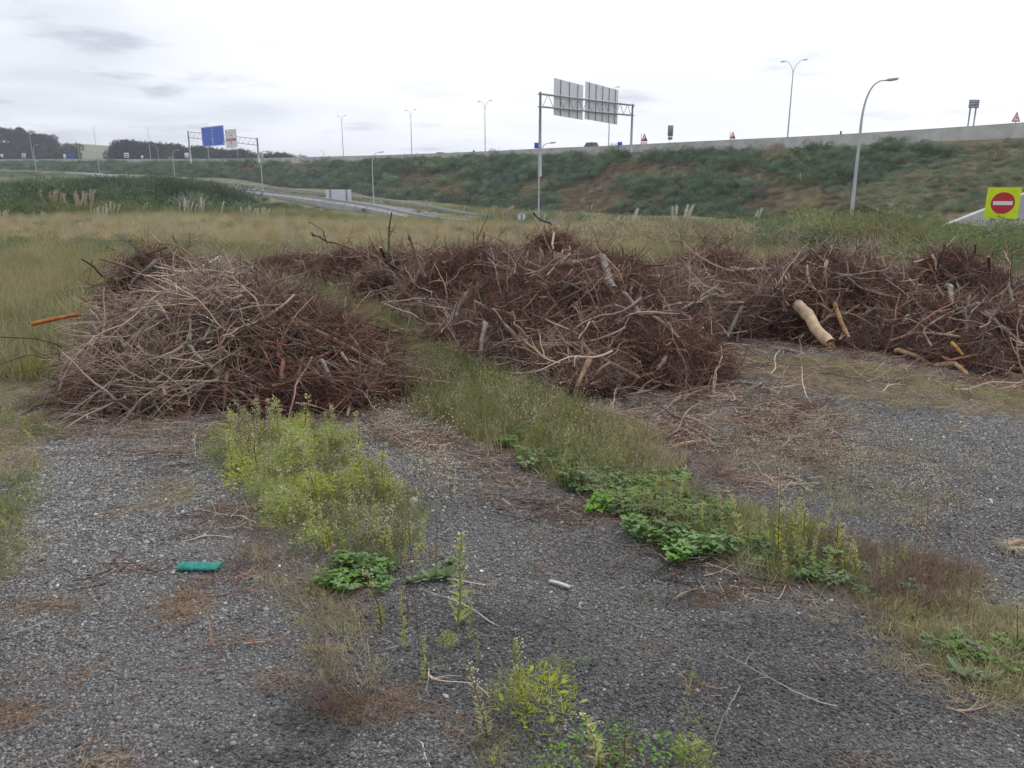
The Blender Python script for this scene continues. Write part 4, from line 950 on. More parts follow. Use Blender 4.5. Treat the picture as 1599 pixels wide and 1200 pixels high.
# ------------------------------------------------------------------ branches and logs one can tell apart
def smooth_path(P, n):
    P = np.asarray(P, float)
    if len(P) == 2: P = np.array([P[0], P[0] * .66 + P[1] * .34, P[0] * .33 + P[1] * .67, P[1]])
    s = np.concatenate([[0], np.cumsum(np.linalg.norm(np.diff(P, axis=0), axis=1))]); k = np.linspace(0, s[-1], n)
    Q = np.stack([np.interp(k, s, P[:, j]) for j in range(3)], 1)
    for _ in range(2): Q[1:-1] = (Q[:-2] + 2 * Q[1:-1] + Q[2:]) / 4
    return Q
def limb(path, r0, r1, mat, label, cat='branch', sides=7, wob=.3, subs=2, cut=True, group=None, name=None, knots=True, shred=False):
    rg = np.random.default_rng(abs(hash(label)) % 9973 if False else (sum(map(ord, label)) * 31 + int(abs(path[0][0]) * 1000)) % 99991)
    L = sum(np.linalg.norm(np.diff(np.asarray(path, float), axis=0), axis=1)); n = max(8, min(26, int(L / .05)))
    P = smooth_path(path, n); kn = max(3, n // 3); kt = np.linspace(0, kn - 1, n)
    W = np.stack([np.interp(kt, np.arange(kn), rg.normal(size=kn)) for _ in range(3)], 1); W[0] = 0; P += W * max(r0 * wob * 1.3, L * .022 * (wob > .1))
    rr = np.linspace(r0, r1, n) * (1 + np.interp(kt, np.arange(kn), rg.normal(size=kn)) * (.10 if knots else .03))
    if knots:
        for k in range(2): rr[rg.integers(1, n - 1)] *= 1.15
    o = P[0].copy(); q = MB(); q.tube(P - o, rr, sides, cap=1 if cut else 0)
    if shred:
        for k in range(10):
            a = rg.normal(size=3) * r1 * .5; d = (P[-1] - P[-2]) / np.linalg.norm(P[-1] - P[-2]) + rg.normal(size=3) * .35; q.tube([P[-1] - o + a - d * .03, P[-1] - o + a + d * rg.uniform(.03, .09)], [r1 * .3, .001], 4, m=1)
    ob = q.build(name or ('log' if r0 > .022 else 'branch'), [M[mat], M['cut'] if mat not in ('woodpale',) else M['woodpale']], loc=tuple(o)); tag(ob, label, cat, group)
    for k in range(subs):
        i = rg.integers(1, n - 2); d = (P[i + 1] - P[i]); d /= np.linalg.norm(d); d = d + rg.normal(size=3) * .6; d[1] -= .1
        t = MB().tube(wander(P[i] - o, d, min(L * .35, .3) * rg.uniform(.4, 1), 6, .15, rg=rg), np.linspace(rr[i] * .5, rr[i] * .15 + .0006, 7), 5)
        t.build('side_twig', M[mat], ob)
    return ob
def lift_path(pts, r, extra):
    ex = [p[2] for p in pts if len(p) == 3]
    H_ = [None if len(p) == 3 else hit(p[0], p[1], EH) for p in pts]
    d = np.array([p[2] if len(p) == 3 else h[1] for p, h in zip(pts, H_)]); px = np.array([p[:2] for p in pts], float)
    s = np.concatenate([[0], np.cumsum(np.linalg.norm(np.diff(px, axis=0), axis=1))]); sm = s * d.mean() / F
    k, c = np.polyfit(sm, d, 1) if len(d) > 2 else ((d[-1] - d[0]) / (sm[-1] + 1e-9), d[0]); k = float(np.clip(k, -1.1, 1.1)); c = float(np.median(d - k * sm)); line = k * sm + c
    if ex: d = np.clip(d, min(ex) - .8, max(ex) + .6); line = np.clip(line, min(ex) - .8, max(ex) + .6)
    free = np.array([h is None for h in H_])
    if (~free).any():
        line = np.where(free, d, .55 * line + .45 * np.clip(d, line - .25, line + .25)); line = np.where(free, line, np.minimum(line, d + .02))
    return np.array([atd(p[0], p[1], q - (0 if f else r + extra)) for p, q, f in zip(pts, line, free)])
def surf(pts, r, extra=.0):
    """3D path over the piles under the given photo pixels; a third number fixes the depth"""
    out = []
    for p in pts:
        if len(p) == 3: out.append(atd(p[0], p[1], p[2]))
        else:
            h = hit(p[0], p[1]); rd = ray(p[0], p[1]); rd = rd / np.linalg.norm(rd); out.append(h - rd * (r * 1.0 + extra))
    return np.array(out)
def B(pts, rpx, mat, label, cat='branch', taper=.7, **k):
    p0 = surf(pts, .02)
    ex = [p[2] for p in pts if len(p) == 3]; d = np.median(ex) if ex else np.median(p0[:, 1]); r = rpx * .7 * d / F
    if not ex and float(np.mean(pile_h(p0[:, 0], p0[:, 1]))) < .07: P = surf(pts, r, .0)
    else: P = lift_path(pts, r, .02)
    return limb(P, r, r * taper, mat, label, cat, **k)
B([(47,507,5.95),(98,496,6.1),(125,491,6.3)], 5, 'woodorange', 'orange cut log end jutting out left of the leftmost pile', 'log', .95, subs=0, wob=.05, knots=False)
B([(206,442),(226,424,6.3),(247,406,6.4)], 4.5, 'barkgrey', 'straight grey pole leaning on top of the leftmost pile', 'pole', .9, subs=0, wob=.08)
B([(163,431),(146,416,6.4),(124,407,6.3)], 2.8, 'barkdark', 'dark crooked stick rising from the top left of the leftmost pile', subs=1)
B([(214,425),(185,412,6.5),(159,405,6.4)], 2.6, 'bark', 'thin pale tipped stick beside the grey pole on the leftmost pile', subs=0)
B([(430,478),(475,508),(540,540),(603,573)], 5.2, 'bark', 'long straight pole lying down the right slope of the leftmost pile', 'pole', .85, wob=.08, subs=1)
B([(126,475),(163,506),(175,537)], 5, 'barkgrey', 'grey elbow shaped branch at the upper left of the leftmost pile')
B([(246,492),(215,523),(190,545)], 5.5, 'bark', 'thick slanting branch in the middle of the leftmost pile')
B([(217,509),(173,531),(136,556),(99,568),(80,603)], 4.5, 'bark', 'long bowed branch curving down the left flank of the leftmost pile')
B([(355,583),(353,610),(349,640)], 5, 'bark', 'short upright branch stub at the foot of the leftmost pile', wob=.5)
B([(349,587),(297,609),(248,630),(198,655)], 3.2, 'barkgrey', 'long thin branch reaching left from the upright stub of the leftmost pile', subs=4)
B([(231,640),(144,651),(70,660)], 2.6, 'barkdark', 'dark thin branch lying on the gravel left of the leftmost pile')
B([(192,655),(189,705),(178,741),(181,758)], 1.7, 'barkgrey', 'thin twig trailing furthest forward onto the gravel', subs=3)
B([(318,455),(371,450),(417,473),(460,496)], 3.6, 'bark', 'arched branch crowning the right shoulder of the leftmost pile')
B([(314,473),(371,486),(433,494)], 2.8, 'barkgrey', 'grey branch just under the arched one on the leftmost pile')
B([(335,497),(318,533)], 3.4, 'barkgrey', 'short grey stub in the centre of the leftmost pile', subs=0)
B([(211,453),(202,470)], 5, 'woodorange', 'short orange splintered stub near the top of the leftmost pile', subs=0, wob=.1)
B([(146,566),(124,601),(88,630)], 5.5, 'barkdark', 'thick dark branch bending to the ground at the left foot of the pile')
B([(132,560),(153,568),(161,589),(168,606),(215,612)], 3.8, 'barkgrey', 'grey branch with a sharp crook low on the left pile')
B([(160,619),(103,640)], 4, 'barkdark', 'orange ended log at the left foot of the leftmost pile', 'log', 1, subs=0)
B([(486,594),(481,626),(462,655)], 2.0, 'barkgrey', 'pale curved twig at the right foot of the leftmost pile', subs=1)
B([(136,548),(83,537,5.9),(0,524,5.8),(-40,520,5.7)], 1.5, 'barkdark', 'long thin dark twig sticking out past the left edge of the photo', subs=3)
B([(105,555),(60,556,5.7),(0,568,5.6)], 1.3, 'barkdark', 'lower thin dark twig sticking out left of the leftmost pile', subs=2)
B([(260,545),(330,532),(400,524)], 3.0, 'bark', 'level branch across the middle of the leftmost pile')
B([(270,580),(330,560),(360,552),(420,562)], 2.8, 'bark', 'bent branch above the upright stub of the leftmost pile', subs=3)
B([(206,404,8.7),(232,396,8.7),(262,388,8.8)], 3.5, 'barkdark', 'dark gnarled root on top of the small root heap', 'root', subs=4)
# between the piles: a standing sapling
B([(572,585,6.6),(571,548,6.6),(560,505,6.7)], 2, 'barkred', 'thin reddish dead sapling standing in the grass between the piles', subs=3, cut=False)
B([(571,549,6.6),(598,535,6.6),(611,515,6.6)], 1.6, 'barkdark', 'forked dark twig beside the dead sapling', subs=3, cut=False)
# middle pile and its back left heap
B([(600,408,9.3),(606,384,9.3),(608,356,9.3),(613,335,9.3)], 2.2, 'barkdark', 'tall dark upright snag on the ridge left of the middle pile', wob=.7, subs=3, cut=False)
B([(664,432),(650,400,9.0),(639,368,8.9)], 3.2, 'barkgrey', 'grey leaning pole with a broken tip on the ridge of the middle pile', 'pole', subs=0, shred=True)
B([(595,386,9.5),(604,409),(626,424)], 4.2, 'barkdark', 'thick dark crooked root under the tall snag', 'root', subs=3)
B([(820,418),(850,421),(885,419),(921,415)], 6.2, 'bark', 'thick tan log lying level near the top of the middle pile', 'log', .8)
B([(843,410),(849,446)], 5, 'barkgrey', 'thick grey stub standing just left of the tan log', 'stub', .9, subs=0)
B([(939,404),(956,448)], 6, 'barkgrey', 'grey slanting stub to the right of the tan log', 'stub', .8, subs=1)
B([(843,537),(888,542),(936,555),(998,590)], 6, 'bark', 'long tan log sloping down the front of the middle pile', 'log', .75, subs=2)
B([(921,560),(908,585),(895,614)], 7.5, 'wood', 'yellow split stump end standing under the long sloping log', 'stump', .5, subs=1, shred=True)
B([(755,505),(751,545),(748,572)], 5.5, 'barkgrey', 'grey upright stake in front of the left side of the middle pile', 'stake', .9, subs=0)
B([(636,482),(648,510),(661,536)], 5.5, 'barkgrey', 'grey leaning post at the left foot of the middle pile', 'post', .9, subs=0)
B([(788,508),(826,550)], 6, 'bark', 'thick short log with an orange scar beside the grey stake', 'log', .9, subs=0)
B([(629,476),(692,482)], 3.4, 'bark', 'level branch at the upper left front of the middle pile')
B([(664,511),(720,505),(757,500)], 3, 'barkgrey', 'thin pale branch lying level left of the grey stake', subs=1)
B([(754,388),(755,360,10)], 2.4, 'woodpale', 'small pale peg standing against the tan field', 'stub', 1, subs=0)
B([(731,456),(715,478),(713,493)], 4.5, 'barkgrey', 'curved grey branch on the left face of the middle pile')
B([(486,364,11.5),(524,382),(563,394)], 2.4, 'bark', 'upper dark pole along the back left heap', 'pole', subs=1)
B([(482,347,11.4),(505,360,11.4),(511,384)], 1.4, 'bark', 'curved twig rising from the back left heap', subs=2, cut=False)
B([(479,386),(528,393)], 3.4, 'bark', 'short log lying across the back left heap', subs=0)
B([(512,442),(562,444)], 3, 'barkgrey', 'straight grey stick on the lower back left heap', subs=0)
B([(974,619),(1008,609),(1072,581)], 3.2, 'woodpale', 'pale bare stick arching over the ground at the foot of the middle pile', wob=.15, subs=1)
B([(1024,624),(1092,623),(1156,617)], 5.2, 'barkred', 'reddish log lying on the ground right of the middle pile', 'log', .8)
B([(1200,610),(1228,606),(1256,602)], 3.4, 'woodpale', 'short pale peeled stick on the gravel right of the reddish log', subs=1)
B([(1062,606),(1130,604),(1190,600)], 4.2, 'bark', 'brown log lying just behind the short pale stick', 'log', .8)
B([(1047,699),(1086,692),(1125,684)], 4.8, 'woodorange', 'bright orange peeled log lying alone on the dirt', 'log', .9, subs=0, wob=.12)
B([(1027,575),(1042,558)], 5, 'bark', 'short stub in the lower right face of the middle pile', 'stub', subs=0)
B([(862,362,10.8),(868,404)], 3, 'woodpale', 'upper pale stick hanging from the peak of the middle pile', subs=1)
B([(862,411),(891,384)], 2.6, 'woodorange', 'thin orange splinter below the peak of the middle pile', 'splinter', subs=0)
B([(972,457),(1001,483),(1047,522),(1067,540)], 4.6, 'bark', 'long thin log running down the right slope of the middle pile', 'log', .7)
B([(1122,463),(1080,480),(1034,484)], 3.4, 'barkgrey', 'pale bent branch in the gap right of the middle pile', subs=2)
B([(1141,421),(1180,419),(1219,421)], 2.8, 'woodpale', 'straight pale stick lying high on the grey brown heap', subs=0)
B([(1099,369,10.6),(1112,379),(1157,401),(1207,411)], 2.6, 'barkgrey', 'grey branch following the crest of the grey brown heap', subs=2)
B([(862,352,10.9),(840,342,10.9),(832,334,10.9)], 3.0, 'barkdark', 'dark twig hooked up from the peak of the middle pile', subs=1, cut=False)
# right piles
B([(1246,476,8.25),(1270,505,8.0),(1293,533,7.75)], 13, 'wood', 'thick yellow log with a broken end poking out of the pile', 'log', .88, subs=0, wob=.12, knots=True, shred=True, sides=12)
B([(1160,478),(1130,535)], 5, 'barkgrey', 'grey log leaning at the left foot of the yellow log pile', 'log', .9, subs=1)
B([(1154,509),(1149,540)], 3.6, 'bark', 'short stick beside the grey leaning log', subs=0)
B([(1116,538),(1179,542),(1262,553)], 4.6, 'bark', 'long low log lying along the foot of the yellow log pile', 'log', .8)
B([(1303,474),(1326,529)], 5, 'wood', 'splintered plank like piece right of the yellow log', 'splinter', .8, subs=0, shred=True)
B([(1344,388),(1375,414),(1407,450)], 2.8, 'barkdark', 'dark straight branch down the right shoulder of the yellow log pile', subs=1)
B([(1475,383,8.7),(1470,400,8.7),(1463,420)], 2.4, 'barkdark', 'dark upright twig on the crest of the right edge heap', subs=1, cut=False)
B([(1456,398),(1465,410),(1462,426)], 3, 'woodpale', 'pale bent stub beside the dark upright twig', 'stub', subs=0)
B([(1477,446),(1494,483)], 5.5, 'bark', 'tan ended stub in the dark hollow of the right edge heap', 'stub', subs=0)
B([(1543,464),(1505,480),(1464,502),(1447,525),(1448,549)], 3, 'barkgrey', 'long grey branch arching over to the ground at right', subs=1)
B([(1399,548),(1458,566),(1521,588)], 5.5, 'wood', 'long tan log lying in front of the right edge heap', 'log', .75)
B([(1485,534),(1505,554)], 4, 'wood', 'short tan stub above the long tan log', 'stub', subs=0)
B([(1472,568),(1496,560)], 4, 'woodorange', 'short orange piece touching the long tan log', 'splinter', subs=0)
B([(1567,575),(1610,575)], 4.2, 'wood', 'tan cut log at the right edge, low on the heap', 'log', .9, subs=0)
B([(1575,592),(1612,584)], 7, 'barkred', 'dark red log end at the right edge of the photo', 'log', .9, subs=0)
B([(1407,528),(1442,521),(1499,525)], 3.2, 'bark', 'level brown branch low on the right edge heap')
B([(1576,449),(1588,480),(1600,520)], 3.4, 'barkgrey', 'grey slanting stick at the right edge of the photo', subs=1)
B([(1601,434),(1572,472)], 3.2, 'barkgrey', 'grey stick crossing the slanting one at the right edge', subs=0)
B([(1550,415),(1534,439)], 3, 'bark', 'short leaning stub on the crest at right', 'stub', subs=0)
B([(1508,480),(1508,517)], 4.6, 'barkdark', 'short dark upright post in the right edge heap', 'post', subs=0)
B([(1246,417),(1277,423),(1297,431)], 4.4, 'barkgrey', 'grey log high on the yellow log pile', 'log', .8)
B([(1242,433),(1306,436),(1353,449),(1402,469)], 3.2, 'barkgrey', 'long grey branch crossing the yellow log pile below its crest')
B([(1292,408),(1287,430)], 4.6, 'woodpale', 'pale stub standing on the yellow log pile', 'stub', subs=0)
B([(1424,477),(1470,519)], 2.8, 'barkdark', 'dark straight branch left of the arching grey one', subs=0)
B([(1537,487),(1597,538)], 5.5, 'bark', 'thick brown branch sloping down to the right edge')
B([(1410,503),(1420,492),(1430,489)], 3.6, 'woodpale', 'small pale crooked piece between the two right piles', 'stub', subs=1)
B([(1545,780),(1563,806)], 3, 'woodpale', 'flat pale wood flake on the gravel at right', 'wood flake', .9, subs=0, name='wood_flake')
B([(655,1158),(672,1200)], 2.6, 'woodpale', 'thin bleached stick at the bottom edge near the middle', 'stick', subs=0)
B([(1575,828),(1620,822)], 3.2, 'woodorange', 'orange stick end beside the straw tuft at the right edge', 'stick', subs=0)

# more limbs on every pile that nothing tells apart
for key, n, lab in (('left', 56, 'brown branch lying among the twigs of the leftmost brush pile'), ('centre', 60, 'broken branch lying in the tall middle debris pile'), ('far', 18, 'thin branch lying on the low back left heap'),
                    ('back', 18, 'greyish branch lying on the heap behind the middle pile'), ('right', 30, 'broken branch lying in the pile with the yellow log'), ('edge', 44, 'broken branch or root lying in the heap at the right edge')):
    P, nr = pile_points([key], n * 3, (0.0, .02)); vis = [i for i in range(len(P)) if nr[i][1] < .35][:n]
    D = along(nr, tilt=.22)
    for i in vis:
        L_ = rng.uniform(.22, .85) if key != 'left' else rng.uniform(.45, 1.2); r = rng.uniform(.007, .018) if key != 'left' else rng.uniform(.007, .018)
        pts = []
        dd = D[i] / np.linalg.norm(D[i]); c = P[i]; up = nr[i]
        for t in (-.5, -.17, .17, .5):
            p = c + dd * L_ * t; s = float(EH(p[0], p[1], [key])); p = p.copy(); p[2] = s - .035 + r; pts.append(p)
        m_ = rng.choice(['bark', 'barkgrey', 'barkdark', 'barkred', 'bark', 'bark', 'wood' if rng.uniform() < .5 else 'barkred', 'woodorange' if rng.uniform() < .15 else 'barkgrey'])
        limb(pts, r, r * rng.uniform(.5, .9), m_, lab, 'branch', sides=6, subs=int(rng.integers(0, 3)), group='loose branches in: ' + PILES[key][1], name='branch')
# ================================================================== GRAVEL
def grid_val(arr):          # lookup of a ground mask
    A = arr.reshape(nx, ny)
    def f(x, y):
        i = np.clip(np.searchsorted(XS, x), 0, nx - 1); j = np.clip(np.searchsorted(YS, y), 0, ny - 1); return A[i, j]
    return f
def stone_kind():
    g = (1 + 5 ** .5) / 2
    V = np.array([(-1, g, 0), (1, g, 0), (-1, -g, 0), (1, -g, 0), (0, -1, g), (0, 1, g), (0, -1, -g), (0, 1, -g), (g, 0, -1), (g, 0, 1), (-g, 0, -1), (-g, 0, 1)], float) / 1.9
    V = V * (1 + rng.normal(size=(12, 3)) * .17) * np.array([1, rng.uniform(.6, .95), rng.uniform(.45, .75)])
    Fc = [(0, 11, 5), (0, 5, 1), (0, 1, 7), (0, 7, 10), (0, 10, 11), (1, 5, 9), (5, 11, 4), (11, 10, 2), (10, 7, 6), (7, 1, 8), (3, 9, 4), (3, 4, 2), (3, 2, 6), (3, 6, 8), (3, 8, 9), (4, 9, 5), (2, 4, 11), (6, 2, 10), (8, 6, 7), (9, 8, 1)]
    return MB().add(V, Fc)
STN = [stone_kind().mesh('stone', M['stone'], smooth=False) for _ in range(8)]
n = 700000; d = np.sqrt(rng.uniform(1.25 ** 2, 7.4 ** 2, n)); u = rng.uniform(-.92, .92, n); x = u * d; y = d
vg = np.zeros(n)
for k_, w in (('weeds_left', .4), ('strip_top', .95), ('clover_strip', .9), ('strip_low', .7), ('dry_weeds', .7), ('strip_right', .6)): vg = np.maximum(vg, w * (sdpoly(x, y, SD[k_]) < .03))
dens = np.where(d < 3.2, 1, np.clip(1.15 - (d - 3.2) * .26, .12, 1)) * (1 - vg) * (1 - .95 * sstep(.03, .1, pile_h(x, y)))
soilm = np.zeros(n)
for pl, w in dirtp: soilm = np.maximum(soilm, w * (sdpoly(x, y, wpoly(pl)) + (fbm(x * 2.3, y * 2.3, 5) - .5) * .5 < 0))
dens = dens * (1 - .72 * soilm) * (.55 + .9 * fbm(x * 1.1, y * 1.1, 66)) * (sdpoly(x, y, pad) < 0)
k = rng.uniform(size=n) < dens; x, y, d = x[k], y[k], d[k]; n = len(x)
sz = np.exp(rng.normal(size=n) * .34) * .0038 * (1 + .10 * np.maximum(d - 2, 0)); big = rng.uniform(size=n) < .012; sz[big] *= 1.8
tt = np.where(rng.uniform(size=n) < .018, rng.uniform(.5, 1.0, n), np.clip(rng.normal(size=n) * .06 + .06 + .10 * fbm(x * .8, y * .8, 5) + .10 * sstep(-.3, -1.2, x) + .10 * sstep(3.5, 5.5, d), 0, .4))
P = on_ground(x, y); P[:, 2] += sz * .25
tag(scatter('gravel', P, rng.uniform(-1, 1, (n, 3)) * np.array([.3, .3, 3.14]), sz, STN, tt, darkened=np.clip(grid_val(dark)(x, y) * .75 + .25 * sstep(3.4, 2.2, d) * 1.0, 0, .8)), 'loose crushed grey stone covering the yard', kind='stuff')

# ================================================================== LITTER: straw, fine twigs lying flat
def litter_kind(m_, nn, L, r, flat_=.05):
    q = MB()
    for _ in range(nn):
        a = rng.uniform(0, 6.28); c = rng.normal(size=3) * np.array([.06, .06, 0]); c[2] = rng.uniform(.001, .01)
        dd = np.array([math.cos(a), math.sin(a), rng.normal() * flat_]); Q = wander(c, dd, L * rng.uniform(.4, 1), 4, .18); Q[:, 2] = np.abs(Q[:, 2] * .4) + .002; q.tube(Q, r, 3)
    return q
LITS = [litter_kind('s', 22, .09, .0008).mesh('straw_wisp', M['straw']) for _ in range(5)]
LITT = [litter_kind('t', 10, .16, .0018).mesh('twig_litter', M['twig']) for _ in range(5)]
def spread(n, fn, x0, x1, y0, y1):
    x = rng.uniform(x0, x1, n); y = rng.uniform(y0, y1, n); k = rng.uniform(size=n) < fn(x, y); return x[k], y[k]
from itertools import product
fs_, fm_, fso, fv = grid_val(straw), grid_val(moss), grid_val(soil), grid_val(veg)
x, y = spread(42000, lambda x, y: np.maximum(fs_(x, y) ** 1.5, .012) * (pile_h(x, y) < .05), -4.5, 5.5, 1.5, 6.5); n = len(x)
tag(scatter('dry_straw', on_ground(x, y, .004), rotz(n, .05), rng.uniform(.5, 1.1, n), LITS, np.clip(rng.normal(size=n) * .3 + .75, 0, 1)), 'flattened reddish straw in patches on the gravel', kind='stuff')
x, y = spread(52000, lambda x, y: np.maximum(fm_(x, y), .05 * fv(x, y)) * (pile_h(x, y) < .05), -5, 8.5, 1.5, 9.5); n = len(x)
tag(scatter('pale_straw', on_ground(x, y, .004), rotz(n, .08), rng.uniform(.6, 1.3, n), LITS, np.clip(rng.normal(size=n) * .15, 0, .4)), 'pale flattened grass between the heaps and the gravel', kind='stuff')
x, y = spread(30000, lambda x, y: np.maximum(fso(x, y) * .5 * (.3 + 1.4 * (fbm(x * 2, y * 2, 8) > .5)), .004) * (pile_h(x, y) < .08), -5, 8.5, 1.8, 9.5); n = len(x)
tag(scatter('twig_litter', on_ground(x, y, .004), rotz(n, .06), rng.uniform(.5, 1.4, n), LITT, rng.uniform(0, 1, n)), 'broken twigs and bark strewn round the brush piles', kind='stuff')
x, y = spread(2600, lambda x, y: fso(x, y) * .3 * (pile_h(x, y) < .08), -4.5, 8, 3.5, 9); n = len(x)
tag(scatter('fallen_chips', on_ground(x, y, .008), rotz(n, .1), rng.uniform(.3, .9, n), CHIP, rng.uniform(0, 1, n)), kind='stuff')

for lab_, poly_, n_, kinds_ in (('twigs fallen onto the gravel before the leftmost pile', [(40,625),(350,645),(400,690),(220,745),(90,700)], 230, TW_LONG + TW_MID), ('twigs fallen to the right of the leftmost pile', [(540,610),(650,610),(680,680),(560,690)], 70, TW_MID),
      ('sticks scattered over the dirt before the middle pile', [(880,600),(1250,590),(1290,650),(1150,700),(960,690)], 240, TW_MID + TW_THICK[:2]), ('sticks scattered at the foot of the right heaps', [(1100,540),(1620,600),(1640,640),(1350,600),(1120,570)], 170, TW_MID + TW_THICK[:2]), ('odd twigs on the open gravel', [(60,720),(1500,700),(1500,1150),(60,1150)], 34, TW_MID[:3])):
    x, y = fill(poly_, n_, .15); n = len(x); D = np.stack([np.cos(rng.uniform(0, 6.28, n)), np.sin(rng.uniform(0, 6.28, n)), rng.normal(size=n) * .05], 1)
    if 'leftmost pile' in lab_: a_ = rng.normal(size=n) * .5 + math.pi + .35; D[:, 0] = np.cos(a_); D[:, 1] = np.sin(a_)
    P_ = on_ground(x, y, .012); r_e = euler_dir(D); r_e[:, 0] *= .12
    tag(scatter('fallen_twigs', P_, r_e, np.stack([rng.uniform(.35, .9, n)] * 2 + [rng.uniform(.25, .5, n)], 1), kinds_, rng.uniform(0, 1, n)), lab_, kind='stuff')
# ================================================================== WEEDS
def conyza(h, full=1.0, red=False, rg=rng):
    """upright stem with narrow leaves and a loose head of small flowers, built h metres tall"""
    st = MB(); P = wander((0, 0, -.01), (rg.normal() * .08, rg.normal() * .08, 1), h, 9, .05); st.tube(P, np.linspace(.0028, .0010, 10), 4)
    lf = MB(); fl = MB(); nl = int(h / .0042 * full)
    for i in range(nl):
        t = rg.uniform(.04, .97) ; p = np.array([np.interp(t * 9, np.arange(10), P[:, j]) for j in range(3)]); a = rg.uniform(0, 6.28)
        dd = np.array([math.cos(a), math.sin(a), rg.uniform(.5, 1.5)]); lf.blade(p, dd, rg.uniform(.022, .050) * (1 - .45 * t), .0023 + .0014 * (1 - t), bend=.25)
    for i in range(int(6 * full)):
        t = rg.uniform(.55, 1); p = np.array([np.interp(t * 9, np.arange(10), P[:, j]) for j in range(3)]); a = rg.uniform(0, 6.28)
        Q = wander(p, (math.cos(a), math.sin(a), 1.3), h * .17 * (1.3 - t), 3, .15); st.tube(Q, [.0011, .001, .0008, .0006], 3)
        for s in range(4):
            c = Q[rg.integers(1, 4)] + rg.normal(size=3) * .006; r = rg.uniform(.0018, .0032)
            fl.add(c + np.array([(r, 0, 0), (-r, 0, 0), (0, r, 0), (0, -r, 0), (0, 0, r * 1.7), (0, 0, -r * 1.5)]), [(0, 2, 4), (2, 1, 4), (1, 3, 4), (3, 0, 4), (2, 0, 5), (1, 2, 5), (3, 1, 5), (0, 3, 5)])
    return st, lf, fl
def leafy_low(rg=rng, spreadr=.09, h=.10):
    lf = MB()
    for i in range(520 if h > .08 else 0):
        a = rg.uniform(0, 6.28); r = spreadr * .8 * rg.uniform(0, 1) ** .6; lf.blade(np.array([math.cos(a) * r, math.sin(a) * r, h * rg.uniform(.05, 1.1) * (1 - (r / spreadr) ** 2 * .6)]), (math.cos(a + rg.normal()), math.sin(a + rg.normal()), rg.uniform(-.1, 1.2)), rg.uniform(.010, .024), .0012, bend=.2)
    for i in range(16 if h > .08 else 60):
        a = rg.uniform(0, 6.28); r = spreadr * rg.uniform(0, 1) ** .6; p = np.array([math.cos(a) * r, math.sin(a) * r, h * rg.uniform(.1, 1) * (1 - (r / spreadr) ** 2 * .6)])
        lf.leaf(p, (math.cos(a + rg.normal()), math.sin(a + rg.normal()), rg.uniform(-.2, .7)), rg.uniform(.012, .024), .009)
    return lf
WEED = []
for v in range(7):
    st, lf, fl = conyza(.30, 1.0 if v < 5 else .6)
    WEED.append((st.mesh('stem', M['stem'] if v % 4 else M['redstem']), lf.mesh('leaves', M['conyza']), fl.mesh('flower_heads', M['flower'])))
def weed(loc, h, label, group=None, v=None, sx=1.0):
    v = int(rng.integers(0, 7)) if v is None else v
    s = h / .30; root = empty('fleabane_weed', loc, rng.uniform(0, 6.28), (s * sx, s * sx, s)); tag(root, label, 'weed', group)
    root.rotation_euler[0] = rng.normal() * .05; root.rotation_euler[1] = rng.normal() * .05
    for nm, me in zip(('stem', 'leaves', 'flower_heads'), WEED[v]): obj(nm, me, root)
    return root
def topped(px, yb, yt):
    b = flat(px, yb); t = atd(px, yt, b[1]); b[2] = float(G(b[0], b[1])); return b, t[2] - b[2]
for px, yb, yt, sx, v, lb in ((597,982,872,1.25,0,'yellow stemmed leafy weed standing alone just below the clover clump'),
    (632,1010,905,.9,1,'slim green weed between the yellow stemmed one and the tall red stalk'), (713,975,815,1.3,2,'tall bushy yellow green weed right of the broad leaved clump'),
    (735,1000,925,1.0,3,'short leafy weed at the foot of the tall bushy one'), (662,1062,975,.8,1,'small weed below the tall red stalk'),
    (762,1150,1035,1.6,0,'double stemmed yellow green weed at the bottom, left of the feathery one'), (826,1110,980,1.5,2,'tallest feathery yellow green weed in the bottom middle'),
    (936,1200,1080,1.7,3,'leafy weed at the bottom edge beside the red stemmed stalk'), (768,1200,1160,1.4,0,'small yellow weed at the bottom edge'),
    (745,1040,985,.8,1,'tiny weed trailing between the two bottom clusters'), (1216,870,757,.9,0,'tall yellow green weed spike above the dark gravel edge'),
    (1233,885,795,1.0,2,'shorter yellow weed spike beside the tall one in the lower strip'), (1158,860,745,1.0,3,'pale green weed at the left end of the lower strip'),
    (880,745,650,.9,5,'slender weed rising from the middle of the clover strip'), (1590,1010,930,1.2,0,'yellow green weed at the right edge in the straw')):
    b, h = topped(px, yb, yt); weed(b, h, lb, None, v, sx)
